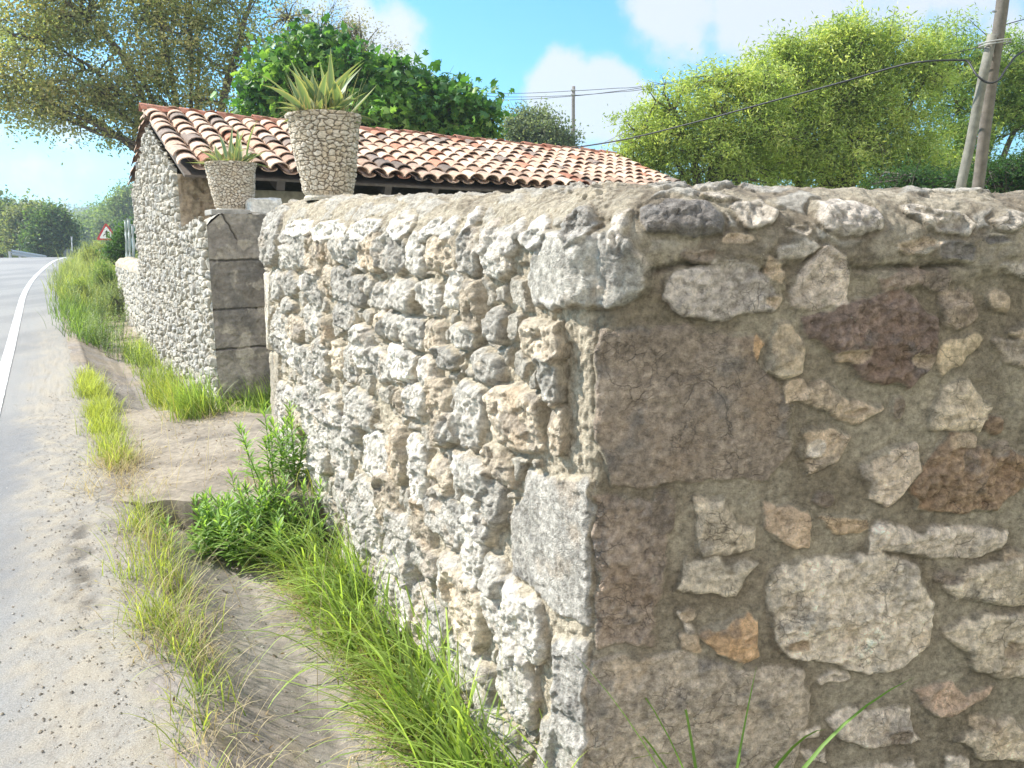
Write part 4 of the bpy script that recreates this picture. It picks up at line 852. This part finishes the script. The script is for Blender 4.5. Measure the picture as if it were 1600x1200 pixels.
def tree(name, label, cat, base, tr, blobs, ncl, per, clr, lsz, cols, seed, shape='oval', group=None, matn='leaf', surf=.55, limb=True, lean=0, droop=0, twig=.012):
    """blobs: (centre, radii) in world metres"""
    rs_ = np.random.RandomState(seed); t = empty(name, tuple(base), label, cat, group); base = Vector(base)
    vol = np.array([np.prod(b[1]) for b in blobs])**.7; pick = rs_.choice(len(blobs), ncl, p=vol/vol.sum()); Cc = []
    for k in pick:
        d = rs_.normal(size=3); d /= np.linalg.norm(d); rad = (surf+(1-surf)*rs_.rand())**1.0*(1 if rs_.rand() < .75 else rs_.rand()**.5)
        Cc.append(np.array(blobs[k][0])+d*np.array(blobs[k][1])*rad*rs_.uniform(.85, 1.1))
    Cc = np.array(Cc); mb = MB(); top = Vector(np.mean([b[0] for b in blobs], 0)); fork = base.lerp(Vector((base.x*.6+top.x*.4, base.y*.6+top.y*.4, top.z)), .45)
    pts = [base.lerp(fork, f)+Vector((rs_.normal(0, tr*.3), rs_.normal(0, tr*.3), 0))*(f > 0) for f in (0, .35, .7, 1)]
    mb.tube(pts, [tr*1.15, tr, tr*.85, tr*.75], 8)
    nodes = []
    for k, (c, rd) in enumerate(blobs):
        c = Vector(c); m = fork.lerp(c, .5)+Vector((0, 0, .1*(c-fork).length))+Vector(rs_.normal(0, .1, 3)); e = c+Vector(rs_.normal(0, .1, 3))
        mb.tube([fork, fork.lerp(m, .5)+Vector(rs_.normal(0, .05, 3)), m, m.lerp(e, .5)+Vector(rs_.normal(0, .08, 3)), e], [tr*.6, tr*.48, tr*.36, tr*.26, tr*.14], 6)
        nodes += [m, m.lerp(e, .5), e]
    NA = np.array([tuple(x) for x in nodes]); nn = []
    for i in range(min(ncl, 420)):
        c = Cc[i]; d = np.linalg.norm(NA-c, axis=1); j = int(np.argmin(d+rs_.uniform(0, .5, len(d)))); p0 = Vector(NA[j]); p1 = Vector(c); md = p0.lerp(p1, .5)+Vector(rs_.normal(0, .09*d[j], 3))
        mb.tube([p0, md, p1], [twig*1.8, twig*1.2, twig*.45], 4, cap=False)
        for _ in range(2): mb.tube([p1.lerp(md, .4), p1+Vector(rs_.normal(0, clr*.9, 3))], [twig*.6, twig*.2], 3, cap=False)
    mb.build('trunk', M['bark'], t, smooth=True)
    ii = np.repeat(np.arange(ncl), per); n = len(ii); off = rs_.normal(0, 1, (n, 3))*clr*rs_.uniform(.55, 1.25, ncl)[ii][:, None]; off[:, 2] -= droop*np.abs(rs_.normal(0, clr, n))
    Cl = Cc[ii]+off*np.array([1, 1, .75]); Nn = rs_.normal(size=(n, 3))*.8+np.array([0, 0, .7])
    cols = np.array(cols); ct = rs_.rand(ncl)[ii]*.75+.25*rs_.rand(n); kk = ct*(len(cols)-1); k0 = np.floor(kk).astype(int); k1 = np.minimum(k0+1, len(cols)-1); fr = (kk-k0)[:, None]
    col = (cols[k0]*(1-fr)+cols[k1]*fr)*rs_.uniform(.75, 1.25, (n, 1))
    leaf_mesh('crown', Cl, Nn, rs_.uniform(.7, 1.3, n)*lsz, col, M[matn], t, shape, seed)
    return t
rs_ = np.random.RandomState(12); n = 1500; q = np.where(rs_.rand(n) < .5, rs_.normal(.95, .14, n), rs_.normal(.33, .12, n)); r = rs_.uniform(1.5, 11, n); x, y = XYs(q, r); z = np.where(q < .19, zr(r)+.02, zground(q, r)+.012)
dl = leaf_mesh('dead_leaves', np.stack([x, y, z], -1), rs_.normal(size=(n, 3))*.5+np.array([0, 0, 1]), rs_.uniform(.008, .032, n), np.array([(.2, .14, .08), (.32, .25, .15), (.14, .1, .06), (.42, .36, .24)])[rs_.randint(0, 4, n)], M['dry'], None, 'slim'); setp(dl, kind='stuff')
def bl(lst, d):     # (u, v, half width px, half height px, [depth offset]) -> blobs
    o = []
    for b in lst:
        dd = d+(b[4] if len(b) > 4 else 0); c = at(b[0], b[1], dd); o.append((tuple(c), (b[2]*dd/F, b[2]*dd/F*.8, b[3]*dd/F)))
    return o
# autumn tree at upper left
tree('broadleaf_tree', 'huge tree with thinning olive and yellow leaves filling the upper left', 'tree', at(340, 400, 17.5)+Vector((0, 0, -1.2)), .13,
     bl([(60,70,110,70),(150,20,130,80),(290,30,120,80),(380,60,60,70),(250,110,120,60),(330,160,90,60),(200,160,70,50),(20,140,60,60),(60,-60,150,90),(300,-80,150,90),(-120,60,110,90,1),(180,-200,200,110),(400,-30,60,60), (120,130,90,50),(15,150,50,45),(100,180,60,36),(190,205,50,34),(60,165,50,36),(240,190,60,40)], 17.5),
     980, 100, .25, .08, [(.14,.18,.09), (.2,.24,.11), (.28,.3,.14), (.37,.34,.17), (.27,.22,.14)], 1, twig=.016, surf=.35)
tree('bare_tree', 'thin grey-leaved tree with sparse twigs behind the fig tree', 'tree', at(520, 400, 24)+Vector((0, 0, -1)), .16,
     bl([(500,50,70,50),(560,70,60,40),(610,100,40,26),(450,30,50,50)], 24), 150, 40, .22, .075, [(.2,.19,.14), (.26,.24,.18), (.22,.24,.14)], 2, twig=.014)
tree('fig_tree', 'bright green fig tree with big lobed leaves above the tiled roof', 'fig tree', at(560, 330, 15)+Vector((0, 0, -1.6)), .14,
     bl([(440,120,60,50),(500,100,60,50),(560,130,60,50),(420,170,50,30),(620,150,60,50),(680,175,60,45),(735,185,45,36),(600,190,90,30),(760,205,24,22),(500,170,90,40), (700,210,80,20)], 15),
     420, 24, .2, .175, [(.03,.09,.02), (.05,.14,.03), (.12,.25,.05), (.24,.38,.09)], 3, 'lobed', matn='fig', surf=.5, twig=.012)
tree('round_shrub', 'small rounded grey-green tree behind the roof ridge left of the distant pole', 'tree', at(840, 320, 30)+Vector((0, 0, -2.5)), .12,
     bl([(840,210,52,36),(810,200,30,24),(870,225,30,24),(840,250,60,26)], 30), 240, 60, .3, .13, [(.09,.12,.07), (.14,.18,.1), (.2,.23,.15)], 4, twig=.02)
WL = [(.14,.2,.06), (.24,.32,.09), (.36,.43,.15), (.5,.52,.21)]
tree('willow_tree', 'leftmost bushy yellow-green tree behind the shaded wall', 'tree', at(1100, 330, 15)+Vector((0, 0, -2)), .16,
     bl([(1010,215,70,60),(1060,170,70,50),(1120,140,60,40),(1080,240,90,50),(1180,200,80,60),(985,255,50,36),(1160,260,80,40),(1190,140,60,50),(1130,210,80,60),(1030,330,80,70),(1160,340,90,70)], 15), 820, 70, .14, .085, WL, 5, 'slim', 'trees behind the wall', surf=.5)
tree('willow_tree', 'tall middle bushy yellow-green tree behind the shaded wall', 'tree', at(1300, 330, 16)+Vector((0, 0, -2)), .18,
     bl([(1230,110,80,60),(1300,90,80,60),(1380,80,70,60),(1270,190,90,70),(1370,180,80,70),(1300,260,110,44),(1420,240,80,60),(1450,110,50,60),(1230,180,70,60),(1340,130,90,60),(1210,250,80,40),(1290,350,90,70),(1420,350,90,70)], 16), 1650, 76, .16, .092, WL, 6, 'slim', 'trees behind the wall', surf=.45)
tree('willow_tree', 'right-hand bushy tree behind the paired wooden poles', 'tree', at(1520, 330, 18)+Vector((0, 0, -2)), .16,
     bl([(1480,120,60,80),(1560,110,60,60),(1620,130,80,70),(1500,220,60,50),(1590,180,70,30),(1480,260,80,30),(1560,340,90,60),(1680,330,90,60)], 18), 760, 75, .17, .095, [(.09,.16,.05), (.16,.25,.07), (.28,.36,.11), (.38,.42,.15)], 7, 'slim', 'trees behind the wall', surf=.5)
tree('dark_shrub', 'low dark green shrub right of the paired poles behind the wall', 'shrub', at(1570, 330, 13)+Vector((0, 0, -1.6)), .08,
     bl([(1560,275,60,24),(1620,265,60,30),(1440,285,80,20)], 13), 220, 70, .15, .07, [(.03,.07,.02), (.05,.11,.03)], 8, 'slim', surf=.4)
# roadside trees in the distance on the left
FC = [(.05,.09,.035), (.08,.13,.045), (.14,.19,.06)]
tree('roadside_tree', 'dense dark green tree at the far left edge beyond the road', 'tree', at(0, 400, 62)+Vector((0, 0, -1)), .3, bl([(0,350,36,34),(-30,340,40,40),(20,375,26,24),(-60,360,50,40)], 62), 240, 90, .6, .3, FC, 9, group='trees beyond the road', twig=.04)
tree('roadside_tree', 'rounded tree with a bare pale middle beyond the road crest', 'tree', at(55, 400, 58)+Vector((0, 0, -1)), .3, bl([(45,345,26,26),(60,365,28,30),(35,380,22,20),(70,340,20,16)], 58), 240, 80, .5, .28, [(.09,.13,.05), (.15,.18,.08), (.2,.22,.11)], 10, group='trees beyond the road', twig=.04)
tree('roadside_tree', 'dark spreading tree right of the guardrail with a deep shadow below', 'tree', at(85, 400, 54)+Vector((0, 0, -1)), .3, bl([(85,350,20,20),(80,378,26,24),(95,365,14,16),(70,388,20,14)], 54), 260, 90, .45, .26, [(.03,.065,.025), (.06,.11,.04), (.12,.18,.06)], 11, group='trees beyond the road', twig=.04)
for i, (u, v, w_, h_, d, lb) in enumerate([(150,352,30,22,120,'pale green tree behind the warning sign'), (190,345,34,30,100,'yellow-green tree between the sign and the fence posts'), (125,372,20,16,150,'mid green tree left of the warning sign beyond the field'),
        (205,318,26,26,90,'blue-green tall tree just behind the shed rear eave'), (110,365,16,14,170,'hazy tree above the round sign')]):
    tree('field_tree', lb, 'tree', at(u, 395, d)+Vector((0, 0, -2)), .3, bl([(u,v,w_,h_),(u-w_*.6,v+h_*.5,w_*.6,h_*.6),(u+w_*.6,v+h_*.5,w_*.6,h_*.6)], d), 150, 60, d*.008, d*.0042, [(.08,.13,.05), (.13,.19,.07), (.2,.25,.1)], 20+i, group='trees in the valley', twig=.05)
tree('hedge_shrub', 'dark shrub behind the pale fence posts past the low wall', 'shrub', at(185, 400, 22)+Vector((0, 0, -.5)), .05, bl([(190,385,16,20),(200,370,12,24),(178,395,10,12)], 22), 120, 60, .14, .07, [(.04,.1,.03), (.08,.15,.04)], 31, 'oval')
for i, (u, v, w_, h_, d, lsz_, lb, cs_) in enumerate([(188,468,26,36,15.2,.035,'grey-green bush hiding the foot of the low wall',[(.09,.13,.06),(.16,.21,.1),(.24,.28,.15)]),(166,432,24,26,18.5,.04,'mid green bush in the verge just left of the low wall',[(.08,.14,.04),(.14,.22,.06),(.24,.32,.1)]),
        (125,455,20,24,17,.04,'yellow-green weedy bush at the road side of the verge',[(.12,.18,.04),(.22,.29,.07),(.32,.36,.1)]),(150,395,24,20,26,.05,'pale green bush in the verge under the warning sign',[(.14,.18,.06),(.24,.28,.1),(.34,.36,.15)])]):
    c_ = at(u, v+h_, d); tree('verge_bush', lb, 'bush', (c_.x, c_.y, c_.z-.15), .015, bl([(u,v,w_,h_),(u-w_*.5,v+h_*.4,w_*.6,h_*.6),(u+w_*.5,v+h_*.3,w_*.6,h_*.6)], d), 110, 60, .07, lsz_, cs_, 50+i, 'slim', 'bushes in the verge', surf=.4, twig=.004)
# wood on the far hill
rs_ = np.random.RandomState(6); n = 42000; q = rs_.uniform(-230, 260, n); r = rs_.uniform(250, 470, n); x, y = XYs(q, r)
k = 3200; tq = rs_.uniform(-230, 260, k); trr = rs_.uniform(250, 470, k); tx, ty = XYs(tq, trr); tz = np.clip((trr-240)/200, 0, 1)**1.2*(17+13*fbm(tx/160, ty/200, 9, 4))-6
i = rs_.randint(0, k, n); sz = rs_.uniform(2.2, 4.6, k)[i]; d = rs_.normal(size=(n, 3)); d /= np.linalg.norm(d, axis=1, keepdims=True); d[:, 2] = np.abs(d[:, 2])
Cl = np.stack([tx[i], ty[i], tz[i]+2], -1)+d*sz[:, None]*np.array([1, 1, 1.1]); cc = np.array([(.05,.085,.035), (.08,.12,.05), (.11,.15,.06)])[rs_.randint(0, 3, k)][i]*rs_.uniform(.8, 1.2, (n, 1))
o = leaf_mesh('woodland', Cl, d+rs_.normal(size=(n, 3))*.5, rs_.uniform(1.2, 2.4, n), cc, M['leaf'], None); setp(o, kind='stuff')

# ------------------------------------------------------------------ poles, wires, signs
def pole(name, p0, p1, r0, r1, col, label, cat='pole', mt='wood', group=None, extra=None):
    t = empty(name, tuple(p0), label, cat, group); p0, p1 = Vector(p0), Vector(p1)
    MB().tube([p0.lerp(p1, i/10)+Vector((.006*math.sin(i*2), 0, 0)) for i in range(11)], [r0+(r1-r0)*i/10 for i in range(11)], 14, col).build('shaft', M[mt], t, smooth=True)
    return t
a0, a1 = at(1527, 295, 9.6), at(1569, -20, 9.3); d = (a1-a0).normalized()
pA = pole('utility_pole', a0-d*((a0.z)/d.z), a1+d*1.5, .066, .066, (.15, .13, .11), 'taller of the two leaning wooden poles, running out of the picture', group='paired wooden poles')
b0, b1 = at(1501, 295, 9.45), at(1550, 54, 9.3); d2 = (b1-b0).normalized()
pB = pole('utility_pole', b0-d2*(b0.z/d2.z), b1, .06, .052, (.19, .18, .15), 'shorter leaning prop pole strapped to the left of the taller one', group='paired wooden poles')
mb = MB()
for v, dv in ((66, 0), (70, 0)):
    cpt = (at(1549, v, 9.32)+at(1560, v, 9.32))/2; mb.tube([cpt+Vector((math.cos(t)*.17, math.sin(t)*.12, .02*math.cos(t))) for t in np.linspace(0, 2*math.pi, 20)], .008, 5, (.3, .29, .27))
o = mb.build('steel_strap', M['metal'], pA)
MB().tube([at(1556, 18, 9.2), at(1551, 18, 9.15)], .012, 6, (.2, .2, .2)).build('bolt', M['metal'], pA)
def wire(name, pts, r, label, cat='cable', sub=10, group=None):
    P = [Vector(p) for p in pts]; out = []
    for i in range(len(P)-1):
        p0, p1, p2, p3 = P[max(i-1, 0)], P[i], P[i+1], P[min(i+2, len(P)-1)]
        for k in range(sub):
            t = k/sub; out.append(.5*((2*p1)+(p2-p0)*t+(2*p0-5*p1+4*p2-p3)*t*t+(3*p1-p0-3*p2+p3)*t**3))
    out.append(P[-1]); o = MB().tube(out, r, 6, (.04, .04, .042)).build(name, M['cable'], smooth=True); return setp(o, label, cat, group)
wire('power_cable', [at(895,231,13.2), at(980,217,12.6), at(1090,190,11.8), at(1200,160,11), at(1310,130,10.3), at(1400,104,9.8), at(1445,96,9.5), at(1500,94,9.35), at(1514,98,9.3), at(1526,117,9.15), at(1543,129,9.1), at(1560,125,9.1), at(1576,102,9.2), at(1600,80,9.3), at(1680,50,9.5), at(1800,30,9.8)], .0115, 'thick black cable looping round the paired poles and down to the roof')
wire('thin_wire', [at(1474,86,9.6), at(1520,76,9.4), at(1549,68,9.25), at(1572,65,9.25)], .005, 'short pale stay wire tied at the strap of the paired poles')
wire('thin_wire', [at(1565,40,9.3), at(1640,22,9.6), at(1800,0,10)], .006, 'thin wire leaving the taller pole to the right')
dp = pole('utility_pole', at(895, 330, 34), at(896, 135, 34), .09, .07, (.2, .18, .17), 'distant straight dark pole standing behind the roof ridge')
for v in (141, 148): MB().tube([at(892, v, 33.95), at(899, v, 33.95)], .04, 6, (.3, .3, .3)).build('insulator', M['metal'], dp)
for i, (v0, v1, v2) in enumerate([(144,142,134),(148,149,139),(156,150,136)]):
    wire('thin_wire', [at(560,v0-2,40), at(700,v0,38), at(800,(v0+v1)/2+3,36), at(896,v1,34), at(960,(v1+v2)/2,33), at(1010,v2,32), at(1200,v2-30,30)], .012, ['uppermost','middle','lowest'][i]+' thin wire on the distant pole above the roof', 'wire', 6)
for i, (u, vt, vb, d, lb) in enumerate([(196,345,400,21,'leftmost pale post behind the low wall'), (201,343,402,19.5,'middle pale post behind the low wall'), (207,352,408,18,'pale post behind the low wall nearest the shed')]):
    p = at(u, vb, d); t = pole('fence_post', (p.x, p.y, .3), at(u, vt, d), .035, .032, (.5, .55, .55), lb, 'post', 'metal', 'fence posts beyond the low wall')
    # flat cap
    MB().tube([at(u, vt, d), at(u, vt, d)+Vector((0, 0, .02))], .045, 10, (.5, .55, .55)).build('post_cap', M['metal'], t)
# warning sign
c = at(167, 366, 38); sg = empty('warning_sign', (c.x, c.y, .7), 'red and white triangular road sign with a black junction symbol in the verge grass', 'road sign')
face = -Vector((c.x, c.y, 0)).normalized(); rt_ = Vector((-face.y, face.x, 0)); rt_ = rt_ if rt_.x > 0 else -rt_; upv = Vector((0, 0, 1))
def plate(poly, off, th, mt, col, name):
    a = [c+rt_*x+upv*y+face*(off) for x, y in poly]; b = [p-face*th for p in a]; n = len(a)
    return MB().add(a+b, [tuple(range(n)), tuple(range(2*n-1, n-1, -1))]+[(i, i+n, (i+1) % n+n, (i+1) % n) for i in range(n)], col).build(name, M[mt], sg)
def tri(s, k=6):
    o = []; r = s*.12
    for a in (90, 210, 330):
        cx, cy = math.cos(R(a))*(s-r*1.2), math.sin(R(a))*(s-r*1.2); o += [(cx+r*math.cos(R(a+t)), cy+r*math.sin(R(a+t))) for t in (-50, -25, 0, 25, 50)]
    return o
plate(tri(.52), 0, .02, 'metal', (.5, .03, .04), 'sign_border'); plate(tri(.37), .006, .004, 'metal', (.8, .8, .82), 'sign_panel')
mb = MB()
for poly in ([(-.045, -.14), (.045, -.14), (.045, .08), (.09, .08), (0, .19), (-.09, .08), (-.045, .08)], [(-.15, -.06), (-.047, -.02), (-.047, .03), (-.15, -.02)]):
    a = [c+rt_*x+upv*y+face*.011 for x, y in poly]; b = [p-face*.004 for p in a]; n = len(a); mb.add(a+b, [tuple(range(n))]+[(i, i+n, (i+1) % n+n, (i+1) % n) for i in range(n)], (.01, .01, .012))
mb.build('junction_symbol', M['metal'], sg)
MB().tube([(c.x-face.x*.05, c.y-face.y*.05, -.2), c-face*.05], .035, 8, (.4, .42, .43)).build('sign_post', M['metal'], sg)
# round sign seen from behind, poles near the crest
c = at(107, 397, 50); rs2 = empty('round_sign', (c.x, c.y, -.5), 'dark back of a round road sign at the road crest', 'road sign')
MB().tube([c-Vector((0, .02, 0)), c+Vector((0, .02, 0))], .32, 20, (.08, .1, .12)).build('sign_disc', M['metal'], rs2); MB().tube([c+Vector((0, .05, -1.2)), c+Vector((0, .05, .3))], .03, 8, (.4, .4, .4)).build('sign_post', M['metal'], rs2)
for i, (u, vt, d, lb) in enumerate([(112,371,52,'taller thin pale pole beyond the road crest'), (120,380,56,'shorter thin grey pole right of the taller one at the crest')]):
    p = at(u, 404, d); t = pole('roadside_pole', (p.x, p.y, p.z-.6), at(u, vt, d), .05, .045, (.42, .45, .46), lb, 'pole', 'metal'); MB().tube([at(u, vt, d), at(u, vt, d)+Vector((0, 0, .05))], .07, 8, (.4, .42, .45)).build('pole_cap', M['metal'], t)
gr = empty('guardrail', tuple(at(45, 402, 46)), 'grey steel guardrail on the far side of the road crest', 'guardrail')
g0, g1 = at(17, 397, 42), at(72, 405, 50); gdv = (g1-g0); ga = gdv.normalized(); gn = Vector((ga.y, -ga.x, 0)).normalized()
vs = []; pf = [(0, -.15), (.05, -.1), (.05, -.05), (0, 0), (.05, .05), (.05, .1), (0, .15)]
for e in (g0, g1): vs += [e+gn*a+Vector((0, 0, b+.1)) for a, b in pf]
MB().add(vs, [(i, i+1, i+8, i+7) for i in range(6)], (.45, .47, .48)).build('rail', M['metal'], gr)
for i in range(5): p = g0.lerp(g1, i/4); MB().box(p-gn*.05+Vector((0, 0, -.35)), (.08, .12, 1.0), None, (.4, .42, .43)).build('rail_post', M['metal'], gr)

# ------------------------------------------------------------------ air
bpy.ops.mesh.primitive_cube_add(size=1, location=(0, 360, 35)); hz = bpy.context.object; hz.name = 'haze'; hz.scale = (1300, 1000, 95); setp(hz, kind='stuff')
hm = bpy.data.materials.new('haze_air'); hm.use_nodes = True; hn = hm.node_tree; hn.nodes.clear(); ho = hn.nodes.new('ShaderNodeOutputMaterial'); pv = hn.nodes.new('ShaderNodeVolumePrincipled')
pv.inputs['Density'].default_value = .0011; pv.inputs['Color'].default_value = (.8, .9, 1, 1); pv.inputs['Anisotropy'].default_value = .3; hn.links.new(pv.outputs[0], ho.inputs['Volume']); hz.data.materials.append(hm)
